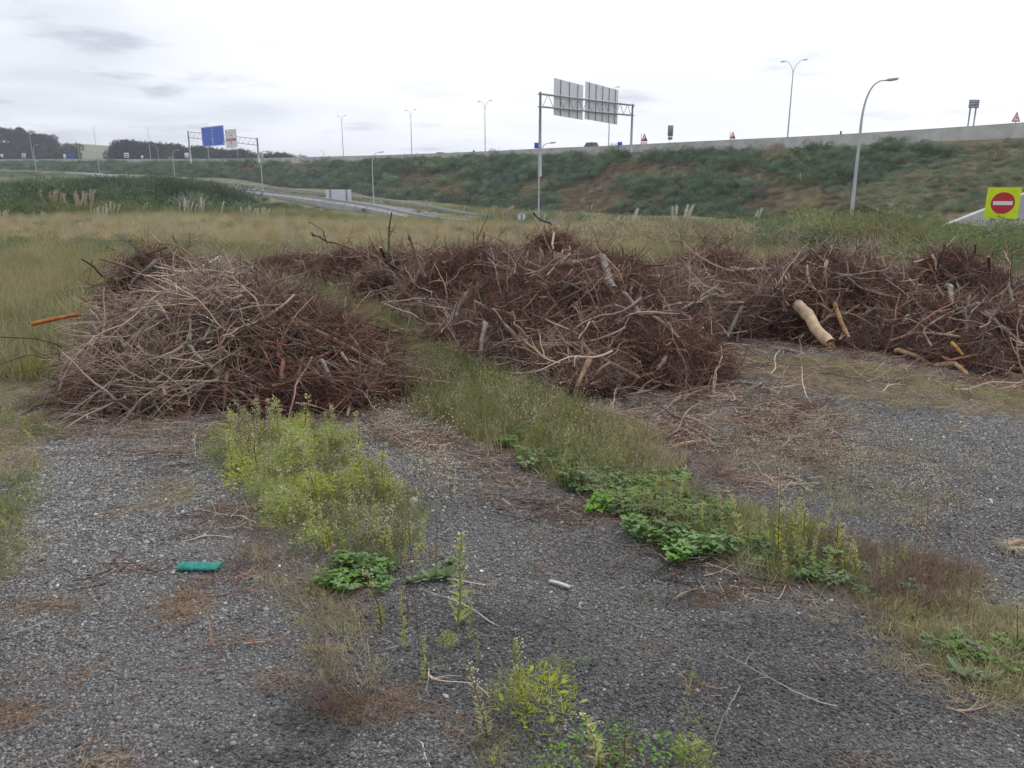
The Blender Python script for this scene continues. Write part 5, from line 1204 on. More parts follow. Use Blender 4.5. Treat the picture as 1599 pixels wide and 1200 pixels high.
# low feathery plant and leafy seedlings at the bottom
LOW = [leafy_low().mesh('leaves', M['conyza']) for _ in range(3)]; LOWG = [leafy_low(h=.07).mesh('leaves', M['clover']) for _ in range(3)]
def low_plant(px, py, s, lab, green=False, nm='leafy_weed'):
    b = flat(px, py); b[2] = float(G(b[0], b[1])); me = (LOWG if green else LOW)[int(rng.integers(0, 3))]; o = obj(nm, me); o.location = tuple(b); o.scale = (s, s, s); o.rotation_euler = (0, 0, rng.uniform(0, 6)); tag(o, lab, 'weed'); return o
for a in ((800,1105,1.2,'low feathery plant left of the tallest bottom weed'), (845,1118,1.55,'dense feathery yellow green plant under the tallest bottom weed'), (870,1060,.8,'small leafy sprig right of the tallest bottom weed'), (940,1178,1.1,'broad low leafy weed around the red stemmed stalk at the bottom', True),
          (965,1150,.7,'small round leaved seedling right of the bottom red stalk', True), (870,1195,.8,'low green seedling at the bottom edge left of the red stalk', True), (1040,1195,1.0,'flat green weed at the bottom edge right of the red stalk', True), (1080,1198,.8,'small yellow green weed at the bottom edge, furthest right there'),
          (910,1040,.45,'tiny three leaf sprig beside the curling stem', True), (700,1005,.5,'tiny leafy seedling near the short leafy weed')): low_plant(*a)
# tall thin stalks
def stalk(px, yb, yt, lean, mat, lab, leaves=6, r=.0017, head=None):
    b, h = topped(px, yb, yt); root = empty('dry_stalk', b, 0); tag(root, lab, 'stalk')
    P = wander((0, 0, -.01), (lean, 0, 1), math.hypot(h, h * lean), 9, .035); MB().tube(P, np.linspace(r, r * .5, 10), 5).build('stem', M[mat], root)
    q = MB()
    for i in range(leaves * 3):
        t = rng.uniform(.1, 1) * 9; p = np.array([np.interp(t, np.arange(10), P[:, j]) for j in range(3)]); a = rng.uniform(0, 6.28); q.blade(p, (math.cos(a), math.sin(a), rng.uniform(0, 1.2)), rng.uniform(.012, .035), .0016, bend=.3)
    q.build('leaves', M[head or 'dryweed'], root)
stalk(655, 1025, 768, -.02, 'redstem', 'tallest dark red stalk rising past the broad leaved clump', 5)
stalk(680, 905, 800, .02, 'redstem', 'red stalk just right of the clover clump', 4)
stalk(635, 975, 850, .02, 'redstem', 'short red stalk left of the tallest red one', 4)
stalk(578, 1062, 992, .14, 'dryweed', 'dark dead stalk leaning beside the bottom left straw', 4)
stalk(512, 1040, 975, -.04, 'dryweed', 'dark dead twig at the edge of the dark hollow', 8)
stalk(421, 942, 870, .02, 'dryweed', 'lone dark stalk right of the teal plastic roll', 2)
stalk(975, 1195, 1088, .02, 'redstem', 'red stalk with a yellow tip at the bottom edge', 4, head='conyza')
stalk(1058, 1150, 1010, .16, 'stem', 'thin curved green stem alone on the gravel right of the bottom weeds', 10, .0012, head='conyza')
stalk(870, 1060, 985, 0, 'straw', 'thin pale dry stem standing right of the feathery weed', 5, .001, head='straw')
stalk(1429, 975, 762, -.01, 'redstem', 'tall rusty stalk rising from the dark dry weeds', 16, .0016)
stalk(1509, 968, 800, -.03, 'redstem', 'tall thin rusty stalk right of the dark dry weeds', 8, .0014)
stalk(1062, 690, 620, .0, 'dryweed', 'thin brown stalk near the bright orange log', 6)
stalk(1370, 480, 360, 0, 'dryweed', 'tall thin brown stalk behind the yellow log pile', 5, .003)
# the patch of fleabane in front of the leftmost pile
x, y = fill(POLY['weeds_left'], 42, .05, 16, .40, 2.2)
for a, b in zip(x, y):
    o = obj('feathery_weed', LOW[int(rng.integers(0, 3))]); o.location = (a, b, float(G(a, b))); s_ = rng.uniform(.7, 1.6); o.scale = (s_, s_, s_ * rng.uniform(.8, 1.6)); o.rotation_euler = (0, 0, rng.uniform(0, 6)); tag(o, 'low feathery plant filling the dense left weed patch', 'weed', 'low plants of the left weed patch')
x, y = fill(POLY['weeds_left'], 105, .05, 6, .40, 2.2)
for a, b in zip(x, y):
    pxx, pyy = proj((a, b, 0)); weed((a, b, float(G(a, b))), rng.uniform(.12, .30) * (1.0 if pyy > 720 else 1.1), 'yellow green weed in the dense patch before the leftmost brush pile', 'weeds of the dense patch before the leftmost pile', sx=rng.uniform(1.0, 1.7))
x, y = fill([(1000,770),(1180,800),(1300,835),(1420,880),(1380,925),(1240,905),(1060,845)], 60, .12, 7, .38)
for a, b in zip(x, y): weed((a, b, float(G(a, b))), rng.uniform(.09, .22), 'yellow green weed in the lower part of the middle strip', 'weeds of the lower middle strip', sx=rng.uniform(1, 1.6))
x, y = fill(POLY['strip_right'], 22, .08, 8, .38)
for a, b in zip(x, y): weed((a, b, float(G(a, b))), rng.uniform(.05, .13), 'low yellow green weed in the straw at lower right', 'low weeds at lower right', sx=1.6)
x, y = fill([(-60,640),(70,632),(60,700),(20,900),(-60,950)], 34, .1, 9, .42)
for a, b in zip(x, y): weed((a, b, float(G(a, b))), rng.uniform(.05, .14), 'small green weed along the left edge of the gravel', 'weeds along the left edge', sx=rng.uniform(1.3, 2))

# grass tufts, clover, broad leaves as masses
def tuft_kind(nb, h, w, lean, mat, seed=False, spread_=.05):
    q = MB()
    for _ in range(nb):
        a = rng.uniform(0, 6.28); p = np.array([rng.normal() * spread_, rng.normal() * spread_, -.01]); dd = np.array([math.cos(a) * lean * rng.uniform(.2, 1.6), math.sin(a) * lean * rng.uniform(.2, 1.6), 1]); q.blade(p, dd, h * rng.uniform(.5, 1.1), w, bend=.22 * rng.uniform(0, 1.6), seg=3)
        if seed and rng.uniform() < .35:
            dn = dd / np.linalg.norm(dd); tip = p + dn * h * rng.uniform(.9, 1.25); q.tube([p, (p + tip) / 2, tip], [.0009, .0007, .0005], 3)
            for s in range(7): q.leaf(tip - dn * rng.uniform(0, .09) + rng.normal(size=3) * .006, dn + rng.normal(size=3) * .5, .010, .004)
    return q.mesh('grass_tuft', M[mat])
TG = [tuft_kind(34, .16, .0022, .35, 'grass', True) for _ in range(4)]
TS = [tuft_kind(34, .12, .0020, .6, 'grass') for _ in range(4)]
TALL = [tuft_kind(60, .45, .0045, .3, 'grass', True, .10) for _ in range(5)]
def clover_kind():
    q = MB()
    for _ in range(26):
        a = rng.uniform(0, 6.28); r = .07 * rng.uniform(0, 1) ** .5; c = np.array([math.cos(a) * r, math.sin(a) * r, rng.uniform(.03, .085)]); q.tube([c * np.array([.7, .7, 0]), c], .0009, 3)
        for k in range(3):
            t = a + k * 2.09; q.leaf(c, (math.cos(t), math.sin(t), rng.uniform(-.1, .35)), rng.uniform(.016, .026), .017)
    return q.mesh('clover_clump', M['clover'])
CLV = [clover_kind() for _ in range(5)]
def rosette_kind():
    q = MB()
    for k in range(11):
        a = k * 2.4 + rng.normal() * .2; q.leaf((0, 0, .005), (math.cos(a), math.sin(a), rng.uniform(.25, 1.0)), rng.uniform(.045, .085), .026)
    return q.mesh('leaves', M['broad'])
ROS = [rosette_kind() for _ in range(4)]
for px, py, s, lb in ((645,910,.8,'small broad leaved rosette left in the row beside the clover'), (672,905,1.0,'broad leaved rosette in the middle of the row beside the clover'), (697,903,1.05,'largest broad leaved rosette, under the tall bushy weed'), (705,880,.7,'small upright broad leaved rosette behind the largest'),
                      (1500,1055,1.0,'pointed broad leaved rosette in the lower right straw'), (1545,1065,.8,'flat broad leaved rosette near the pink clover head at lower right'), (1420,965,.7,'small rosette at the foot of the rusty stalk')):
    b = flat(px, py); o = obj('broad_leaf_rosette', ROS[int(rng.integers(0, 4))]); o.location = (b[0], b[1], float(G(b[0], b[1]))); o.scale = (s, s, s); o.rotation_euler = (0, 0, rng.uniform(0, 6)); tag(o, lb, 'weed')
def pink(px, yb, yt, lb):
    b, h = topped(px, yb, yt); root = empty('clover_flower', b); tag(root, lb, 'flower'); MB().tube(wander((0, 0, 0), (.05, 0, 1), h, 4, .05), .0012, 4).build('stem', M['stem'], root)
    q = MB(); V = []
    for _ in range(46):
        dd = rng.normal(size=3); dd /= np.linalg.norm(dd); dd[2] = abs(dd[2]) * 1.1 - .15; q.blade(np.array([0, 0, h]) + dd * .003, dd, .011, .0024, seg=1)
    q.build('flower_head', M['pink'], root)
for a in ((514,885,861,'pink clover head at the left tip of the clover clump'), (523,880,853,'second pink clover head behind the first at the left tip'), (592,862,831,'pink clover head in the yellow green weeds'), (545,930,919,'pink clover head low in front of the bright green clump'),
          (1297,905,888,'pink clover head before the dark dry weeds'), (1550,1040,1018,'faded pink clover head in the lower right straw'), (1530,1032,1013,'smaller faded clover head left of the other at lower right')): pink(*a)

def mass(name, poly, n, kinds, sc, lab, tint=None, edge=.08, seed=5, thr=None, tilt=.12, fs=1.5):
    x, y = fill(poly, n, edge, seed, thr, fs); n = len(x)
    k = pile_h(x, y) < .12; x, y = x[k], y[k]; n = len(x)
    return tag(scatter(name, on_ground(x, y), rotz(n, tilt), rng.uniform(sc[0], sc[1], n), kinds, np.clip(rng.normal(size=n) * .22 + (.3 if tint is None else tint), 0, 1)), lab, kind='stuff')
mass('clover_patch', POLY['clover_strip'], 300, CLV, (.5, 1.0), 'bright green clover along the gravel edge of the middle strip', thr=.42, edge=.16, fs=2.6)
mass('clover_patch', [(503,905),(560,885),(612,893),(600,925),(540,930)], 24, CLV, (.5, .85), 'bright green clover clump at the lower end of the left weed patch')
mass('clover_patch', [(1040,860),(1110,850),(1110,870),(1060,880)], 26, CLV, (.5, 1), 'small bright green clover clump at the lower edge of the strip')
mass('clover_patch', [(820,690),(760,640),(900,680),(1000,720),(900,715)], 70, CLV, (.4, .8), 'scattered clover under the grass of the middle strip', thr=.5)
mass('clover_patch', [(1440,1000),(1620,1010),(1650,1070),(1520,1060)], 26, CLV, (.35, .6), 'loose clover in the lower right corner strip')
mass('strip_grass', POLY['strip_top'], 1250, TG, (.25, 1.2), 'olive grass with seed heads in the upper middle strip', .3, .16)
mass('strip_grass', POLY['clover_strip'], 330, TG, (.35, .85), 'thin grass standing in the clover strip', .45)
mass('strip_grass', [(930,650),(1010,680),(1060,740),(1010,760),(940,720)], 130, TG, (.5, 1.0), 'brown dry grass tuft above the clover', .95)
mass('strip_grass', POLY['strip_low'], 430, TS, (.3, .95), 'low yellow green grass in the lower strip', .25, .2)
mass('strip_grass', POLY['dry_weeds'], 110, TS, (.3, .8), 'pale dry grass among the dark dry weeds', .5, .2)
mass('strip_grass', POLY['strip_right'], 560, TS, (.35, .75), 'flattened straw coloured grass at lower right', .62, .15, tilt=.4)
mass('strip_grass', POLY['weeds_left'], 460, TS, (.4, 1.1), 'grass under the left weed patch', .1, .14)
mass('edge_grass', [(-150,640),(80,628),(70,690),(50,760),(20,930),(-100,980)], 300, TS, (.4, 1.0), 'short bright grass along the left edge', .12, thr=.47, fs=2.2)
mass('edge_grass', [(1110,560),(1300,575),(1599,640),(1750,690),(1750,640),(1500,600),(1300,560)], 900, TS, (.25, .6), 'short dry grass in front of the right heaps', .6)
mass('edge_grass', [(1130,690),(1330,690),(1500,760),(1400,830),(1250,780)], 50, TS, (.3, .7), 'sparse grass on the right gravel', .45, thr=.5, fs=2.5)
mass('edge_grass', [(380,860),(520,900),(560,960),(640,1180),(560,1150),(430,930)], 90, TS, (.3, .7), 'sparse dry grass below the teal roll', .75, thr=.45)
mass('edge_grass', [(740,1170),(1100,1150),(1120,1230),(740,1230)], 30, TS, (.3, .7), 'short grass among the bottom weeds', .25)
# dark dry weeds
DRYK = []
for _ in range(4):
    q = MB()
    for __ in range(26):
        a = rng.uniform(0, 6.28); q.tube(wander((rng.normal() * .05, rng.normal() * .05, 0), (math.cos(a), math.sin(a), rng.uniform(.3, 1.3)), rng.uniform(.08, .2), 5, .25), np.linspace(.0014, .0006, 6), 3)
    DRYK.append(q.mesh('dry_weed', M['dryweed']))
mass('dry_weeds', POLY['dry_weeds'], 135, DRYK, (.4, .9), 'dark reddish brown dry twiggy weeds on the lower right strip', .3, .2)
mass('clover_patch', [(1100,830),(1290,870),(1400,930),(1300,930),(1150,870)], 34, CLV, (.35, .7), 'scattered clover along the lower edge of the strip')
mass('dry_weeds', [(1030,770),(1110,790),(1120,830),(1050,810)], 26, DRYK, (.4, .8), 'grey dry stems lying over the end of the clover')
mass('dry_weeds', [(860,640),(960,650),(980,700),(900,690)], 60, DRYK, (.5, .9), 'brown dead weeds amid the strip grass')
mass('dry_weeds', [(480,1040),(540,1050),(620,1110),(560,1130),(490,1080)], 26, DRYK, (.3, .7), 'brown dead weeds by the dark hollow')
mass('dry_weeds', [(330,800),(440,850),(440,930),(350,900)], 22, DRYK, (.3, .6), 'brown dead weeds right of the teal roll')
# tiny pale seed heads over the right gravel and along the strip
SEEDK = []
for _ in range(4):
    q = MB()
    for __ in range(5):
        Q = wander((rng.normal() * .04, rng.normal() * .04, 0), (rng.normal() * .3, rng.normal() * .3, 1), rng.uniform(.12, .3), 5, .12); q.tube(Q, .0007, 3)
        for s in range(9):
            c = Q[rng.integers(2, 6)] + rng.normal(size=3) * .018; r = rng.uniform(.002, .0045); q.add(c + np.array([(r, 0, 0), (-r, 0, 0), (0, r, 0), (0, -r, 0), (0, 0, r), (0, 0, -r)]), [(0, 2, 4), (2, 1, 4), (1, 3, 4), (3, 0, 4), (2, 0, 5), (1, 2, 5), (3, 1, 5), (0, 3, 5)], 1)
    SEEDK.append(q.mesh('seed_stalk', [M['straw'], M['flower']]))
mass('seed_stalks', [(1080,660),(1330,650),(1560,740),(1520,850),(1300,830),(1130,760)], 150, SEEDK, (.5, 1.1), 'thin stalks with pale seed heads on the right gravel', thr=.40)
mass('seed_stalks', [(570,560),(700,540),(900,640),(1000,700),(860,700),(640,620)], 190, SEEDK, (.5, 1.2), 'thin stalks with pale seed heads in the strip')
mass('seed_stalks', [(580,660),(700,680),(720,800),(640,800)], 26, SEEDK, (.6, 1.3), 'wispy seed stalks beside the left weed patch')
mass('seed_stalks', [(350,690),(520,665),(640,800),(640,880),(470,840)], 60, SEEDK, (.5, 1.0), 'pale seed heads in the left weed patch')
# meadow behind and between the piles
def meadow(name, n, poly, sc, lab, tintf, thr=None, kinds=TALL, seed=5, fs=.3, ysq=1.0):
    x, y = fill(poly, n, .2, seed, thr, fs); k = pile_h(x, y) < .1; x, y = x[k], y[k]; n = len(x)
    if 'slip' in lab:
        k = np.min(np.hypot(x[:, None] - RPp[None, :, 0], y[:, None] - RPp[None, :, 1]), 1) > 8.5; x, y = x[k], y[k]; n = len(x)
    s = rng.uniform(sc[0], sc[1], n); S = np.stack([s * 1.2, s * 1.2, s * ysq], 1)
    return tag(scatter(name, on_ground(x, y), rotz(n, .15), S, kinds, np.clip(tintf(x, y) + rng.normal(size=n) * .15, 0, 1)), lab, kind='stuff')
tf = lambda x, y: .42 + .9 * (fbm(x * .25, y * .5, 61) - .4)
meadow('meadow_grass', 5200, [(-9.5, 6.0), (-4.3, 6.2), (-3.6, 7.6), (-3.0, 9.5), (-1.9, 8.0), (-1.0, 6.9), (-.9, 8.0), (-2.0, 10.5), (-4.5, 13.8), (1, 13), (5, 12), (10, 11.5), (14, 14), (14, 20), (-18, 20), (-14, 9)], (.5, 1.0), 'tall olive meadow grass behind and between the brush piles', tf)
meadow('meadow_grass', 6500, [(-30, 20), (20, 20), (26, 30), (16, 38), (2, 52), (-52, 52), (-44, 30)], (.7, 1.1), 'tan dry grass covering the open field', lambda x, y: .62 + .3 * sstep(22, 30, y) + .6 * (fbm(x * .12, y * .2, 62) - .5))
meadow('meadow_grass', 2600, [(-52, 46), (0, 46), (3, 80), (-12, 95), (-30, 110), (-50, 120)], (1.2, 2.2), 'rough grass between the field and the slip road', lambda x, y: .3 + 0 * x)
meadow('meadow_grass', 2600, [(-40, 112), (-8, 88), (6, 64), (14, 48), (30, 34), (40, 40), (20, 66), (18, 90), (-8, 130), (-50, 172), (-70, 190), (-64, 172)], (1.3, 2.4), 'rough grass on both sides of the slip road', lambda x, y: .35 + 0 * x)
meadow('short_grass', 420, [(-1.35, 6.6), (-.75, 5.9), (-.35, 6.3), (-.6, 7.3), (-1.0, 8.4), (-1.9, 9.4), (-1.6, 8)], (.35, .6), 'green grass lane between the leftmost and middle piles', lambda x, y: .1 + 0 * x)

# ================================================================== SHRUBS
def clump_kind(n, blade, w, mat, up=.6, lobes=7, hgt=.8):
    q = MB(); C = [(rng.normal() * .42, rng.normal() * .42, rng.uniform(.15, hgt * .75), rng.uniform(.25, .48)) for _ in range(lobes)]
    for _ in range(n):
        cx, cy, cz, r = C[rng.integers(0, lobes)]; dd = rng.normal(size=3); dd /= np.linalg.norm(dd); dd[2] = dd[2] * .8 + .25
        p = np.array([cx, cy, cz]) + dd * r * rng.uniform(.55, 1.0); p[2] = max(p[2], .0); q.blade(p, dd + np.array([0, 0, up]) + rng.normal(size=3) * .35, blade * rng.uniform(.6, 1.4), w, seg=1)
    return q.mesh('clump', M[mat])
GOR = [clump_kind(700, .16, .022, 'gorse') for _ in range(5)]
SCR = [clump_kind(700, .16, .024, 'scrub', .35, 9, .9) for _ in range(5)]
BRK = [clump_kind(420, .18, .022, 'bracken', .3, 8, .55) for _ in range(4)]
BSH = [clump_kind(900, .12, .024, 'bush', .3, 9, .95) for _ in range(4)]
# embankment
SS = np.concatenate([[0], np.cumsum(np.linalg.norm(np.diff(EMB[:, 3], axis=0), axis=1))])
def emb_pts(n):
    s = rng.uniform(0, len(HP) - 1.001, n); t = rng.uniform(.11, 1, n) * ROWS; i = s.astype(int); j = np.minimum(t.astype(int), ROWS - 1); fs = (s - i)[:, None]; ft = (t - j)[:, None]
    P = (EMB[i, j] * (1 - fs) + EMB[i + 1, j] * fs) * (1 - ft) + (EMB[i, j + 1] * (1 - fs) + EMB[i + 1, j + 1] * fs) * ft
    return P, s * 3, t / ROWS
def wall_front(P):
    px, py = proj(P); return (px > 1440) & (P[:, 1] < 62 + (P[:, 0] - A[0]) * .28 - .3) & (P[:, 1] > 36)
P, s, t = emb_pts(38000); px, py = proj(P)
nz_ = fbm(s * .055 + t * 1.6, t * 2.2 - s * .02, 33, 4)
brown = np.zeros(len(P))
for poly_, w in (([(875,345),(930,290),(1010,238),(1060,240),(980,300),(930,345)], 1), ([(1120,300),(1200,240),(1240,250),(1210,320),(1130,335)], .9), ([(1440,350),(1470,290),(1560,285),(1500,345)], 1), ([(540,330),(600,290),(640,270),(640,290),(590,325)], .55), ([(690,320),(760,280),(800,262),(790,285),(740,325)], .5), ([(1000,345),(1100,250),(1130,250),(1090,340)], .6)):
    brown = np.maximum(brown, w * (sdpoly(px, py, poly_) < 8))
cls = .55 * nz_ + .45 * fbm(s * .16 + t * 4, t * 5 - s * .05, 35, 3) + rng.normal(size=len(P)) * .03 - brown * .09
green = cls > .458
kk = green & (px > -40) & (px < 1680); Pg = P[kk]; n = len(Pg); s_ = rng.uniform(.6, 1.35, n) * np.clip(Pg[:, 1] / 100, .8, 1.5) * np.exp(rng.normal(size=n) * .22)
tag(scatter('embankment_shrubs', Pg - np.array([0, 0, .15]), rotz(n, .2), np.stack([s_, s_, s_ * rng.uniform(.55, .9, n)], 1), GOR, np.clip(rng.normal(size=n) * .2 + .15 + .9 * (fbm(s[kk] * .12, t[kk] * 4, 3) - .5), 0, 1)), 'dark green gorse and broom covering the embankment slope', kind='stuff')
kk = (~green) & (px > -40) & (px < 1680) & (rng.uniform(size=len(P)) < .7); Pb = P[kk]; n = len(Pb); s_ = rng.uniform(.6, 1.2, n)
tag(scatter('embankment_bracken', Pb - np.array([0, 0, .1]), rotz(n, .2), np.stack([s_, s_, s_ * .6], 1), BRK, np.clip(rng.normal(size=n) * .3 + .55 - .5 * brown[kk], 0, 1)), 'brown bracken and dry grass between the shrubs of the embankment', kind='stuff')
# tufts along the parapet
P, s, t = emb_pts(1); i = rng.integers(0, len(HP) - 1, 500); Pp = EMB[i, 1] + rng.normal(size=(500, 3)) * np.array([.6, .6, 0]); keep = fbm(i * .35, i * .1, 7) > .56; Pp = Pp[keep]; n = len(Pp); s_ = rng.uniform(.6, 1.25, n)
tag(scatter('parapet_shrubs', Pp, rotz(n, .2), s_, GOR + BRK[:2], rng.uniform(0, .7, n)), 'ragged shrubs growing up along the parapet foot', kind='stuff')
# spur beside the wing wall
i = rng.uniform(0, 11.99, 900); j = rng.uniform(.2, 5.99, 900); a = i.astype(int); b = j.astype(int); fi = (i - a)[:, None]; fj = (j - b)[:, None]
Pw = (WINGV[a, b] * (1 - fi) + WINGV[a + 1, b] * fi) * (1 - fj) + (WINGV[a, b + 1] * (1 - fi) + WINGV[a + 1, b + 1] * fi) * fj
s_ = rng.uniform(.6, 1.0, 900); tag(scatter('spur_shrubs', Pw, rotz(900, .2), np.stack([s_, s_, s_ * .55], 1), GOR[:3] + BRK[:2], rng.uniform(0, .8, 900)), 'shrubs on the earth behind the wing wall', kind='stuff')
LX = [-400,0,60,110,180,250,330,366,374,470,500,560,600,700,830,850,930,1000,1060,1150,1200,1260,1330,1400,1450,1490,1535,1640,1700,2500]
LY = [287,288,283,281,279,272,278,292,318,322,326,318,332,340,346,345,337,336,326,331,346,336,326,336,353,366,356,353,340,330]
def top_limit(P, s_, hs, vary=3.0):
    px, py = proj(P); lim = np.interp(px, LX, LY) + np.abs(rng.normal(size=len(P))) * vary - 3 + 34 * np.clip(fbm(P[:, 0] * .9 * 20 / np.maximum(P[:, 1], 12), P[:, 1] * .25, 88, 3) - .42, 0, 1)
    v = (600 - lim) / F; r1 = CP + v * SP; r2 = -SP + v * CP; zt = CAM_H + r2 * P[:, 1] / r1
    return np.minimum(s_, np.maximum((zt - P[:, 2]) / (1.05 * hs), 0))
def shrubs(name, poly, n, sc, kinds, lab, tint, thr=None, hs=.8, seed=5, fs=.08, dz=-.1, edge=1.0, lim=True):
    x, y = fill(poly, n, edge, seed, thr, fs); P = on_ground(x, y, dz)
    dro = np.min(np.hypot(P[:, None, 0] - RPp[None, :, 0], P[:, None, 1] - RPp[None, :, 1]), 1) > 4.2 if name != 'verge' else np.ones(len(P), bool)
    k = ~wall_front(P) & dro; P = P[k]; n = len(P); s_ = rng.uniform(sc[0], sc[1], n); s2 = top_limit(P, s_, hs) if (name in ('verge', 'scrub') and lim) else s_; ok = s2 > .22; P, s_, s2 = P[ok], s_[ok], s2[ok]; n = len(P)
    return tag(scatter(name, P, rotz(n, .15), np.stack([s_, s_, np.minimum(s2, s_) * hs * rng.uniform(.75, 1.0, n)], 1), kinds, np.clip(tint + rng.normal(size=n) * .2, 0, 1)), lab, kind='stuff')
# left scrub behind the field
shrubs('scrub', [(-115, 58), (-46, 50), (-24, 54), (-20, 62), (-33, 90), (-62, 140), (-100, 150), (-150, 150)], 1300, (1.5, 3.3), SCR + GOR[:2], 'dense green scrub behind the field at left', .15, hs=.75)
shrubs('scrub', [(-60, 47), (-30, 47), (-22, 52), (-28, 60), (-70, 60)], 150, (1.2, 2.0), BSH, 'brighter green scrub at the front edge of the left thicket', .1, thr=.45)
shrubs('scrub', [(-150, 150), (-95, 145), (-75, 185), (-130, 250), (-200, 270), (-260, 240)], 1100, (1.4, 2.8), GOR + BRK[:2], 'mixed green and brown scrub on the far left slope', .35, hs=.5, lim=False)
shrubs('scrub', [(-47, 118), (-62, 158), (-82, 187), (-104, 212), (-150, 250), (-230, 290), (-270, 240), (-150, 145), (-100, 128), (-60, 108)], 1700, (2.2, 4.4), SCR, 'tall dark scrub hiding the left part of the slip road', .15, hs=.9)
shrubs('scrub', [(-30, 115), (-60, 160), (-100, 210), (-85, 215), (-40, 175), (-10, 135), (20, 105), (15, 95), (0, 105)], 420, (.9, 1.5), GOR + BSH[:2], 'scrub between the slip road and the embankment', .3, hs=.6, lim=False)
shrubs('scrub', [(-30, 112), (-58, 150), (-84, 185), (-70, 150), (-56, 128), (-40, 104)], 420, (1.8, 3.4), SCR, 'tall dark scrub before the left part of the slip road', .1, hs=1.0)
shrubs('scrub', [(-26, 78), (-18, 76), (-10, 82), (-14, 92), (-26, 104), (-38, 112)], 34, (.8, 1.3), GOR, 'loose bushes at the foot of the retaining wall', .2, thr=.45, hs=.7)
# field patches
shrubs('field_shrubs', [(-16, 20.5), (-5.6, 20), (-5.8, 23), (-16, 24)], 110, (.35, .6), BSH, 'green low patch in the field behind the small root heap', .2, thr=.42, fs=.4, edge=.3)
shrubs('field_shrubs', [(-30, 18), (-8, 15), (6, 20), (4, 40), (-46, 44)], 120, (.22, .55), GOR + SCR + BRK[:2], 'small shrubs scattered through the field', .3, thr=.52, fs=.25, edge=.5)
shrubs('field_shrubs', [(-34, 30), (-7, 27.5), (-6, 29.5), (-34, 33)], 240, (.3, .55), BRK, 'low brown bracken row across the field', .15, thr=.36, fs=.3, edge=.3)
shrubs('field_shrubs', [(-5.5, 13), (-2.9, 12), (-1.5, 9.3), (-2.3, 9.0), (-3.6, 11)], 42, (.25, .48), GOR + BSH, 'fine green broom between the leftmost pile and the back left heap', .25, edge=.2)
shrubs('field_shrubs', [(-1.75, 8.4), (-1.25, 7.6), (-1.0, 8.0), (-1.35, 9.0)], 16, (.22, .38), GOR, 'small dark gorse before the middle pile', .1, edge=.1)
shrubs('field_shrubs', [(-10, 9), (-5, 8), (-4.6, 10.5), (-9, 14)], 26, (.3, .5), BSH, 'green shrubs in the grass left of the leftmost pile', .3, edge=.3, thr=.45, fs=.5)
# right: bushes in front of the slip road
shrubs('verge', [(1, 36), (6, 24), (12, 20), (13, 27), (9, 40), (4, 46)], 260, (1.0, 1.7), BRK, 'grey brown dry bushes behind the grey brown heap', .9, hs=1.25, edge=.5)
shrubs('verge', [(8, 22), (20, 18), (32, 24), (32, 32), (20, 38), (10, 36)], 420, (1.1, 1.75), BSH, 'green bushes in front of the slip road at right', .4, hs=1.1, thr=.30, fs=.2, edge=.5)
shrubs('verge', [(6.5, 14.5), (14, 13.5), (22, 16), (22, 20), (12, 20)], 260, (.5, .95), BSH, 'pale green bushes behind the right piles', .5, hs=1, thr=.45, fs=.3, edge=.4)
shrubs('verge', [(13, 44), (24, 40), (34, 44), (34, 58), (24, 66), (14, 58)], 160, (.7, 1.2), GOR + BSH, 'bushes between the slip road and the embankment at right', .3, hs=.9, lim=False, edge=.5)
shrubs('verge', [(0, 60), (14, 60), (28, 75), (20, 90), (6, 92), (-4, 100)], 200, (.9, 1.5), GOR + BSH, 'bushes at the embankment foot behind the slip road', .3, hs=.8, lim=False, edge=.5)
for px, py, s, kind, lb in ((357,362,.55,BSH,'lone round green shrub in the middle of the tan field'), (40,372,.5,BSH,'small dark green shrub in the field at far left'), (960,374,.85,BSH,'bright green bush right behind the peak of the middle pile'),
                      (1330,392,.8,BSH,'large green bush around the foot of the big arched lamp'), (1545,400,.8,BSH,'bush below the yellow no entry board'), (380,408,.4,GOR,'fine green bush right of the small root heap'), (565,333,1.1,GOR,'dark bush against the retaining wall beside the blank board'), (1440,385,.7,GOR,'dark green bush left of the no entry board'), (1250,395,.55,BSH,'pale green bush left of the big arched lamp')):
    h = hit(px, py, G); o = obj('shrub', kind[int(rng.integers(0, 4))]); o.location = tuple(h - np.array([0, 0, .05])); o.scale = (s, s, s * .9); o.rotation_euler = (0, 0, rng.uniform(0, 6)); tag(o, lb, 'shrub')

# ================================================================== PAMPAS GRASS
PLM = []
for mt in ('plume', 'plumetan'):
    for v in range(2):
        q = MB(); P0 = bez((0, 0, 0), (0, 0, .7), (.12, 0, 1.0), 6)
        for _ in range(70):
            t = rng.uniform(0, 1); p = np.array([np.interp(t * 5, np.arange(6), P0[:, j]) for j in range(3)]) ; a = rng.uniform(0, 6.28); w = math.sin(math.pi * min(1, .15 + t * .85)) * .085
            q.blade(p * np.array([1, 1, .62]) + np.array([0, 0, .38]), (math.cos(a) * .4 + .12, math.sin(a) * .4, .8), .16 + w, .02, seg=1)
        q.tube([(0, 0, -.1), (0, 0, .6)], .008, 3); PLM.append(q.mesh('plume', M[mt]))
PLF = []
for v in range(3):
    q = MB()
    for _ in range(110):
        a = rng.uniform(0, 6.28); q.blade((0, 0, 0), (math.cos(a) * .6, math.sin(a) * .6, 1), rng.uniform(.6, 1.1), .012, bend=rng.uniform(.1, .5), seg=3)
    PLF.append(q.mesh('leaves', M['grass']))
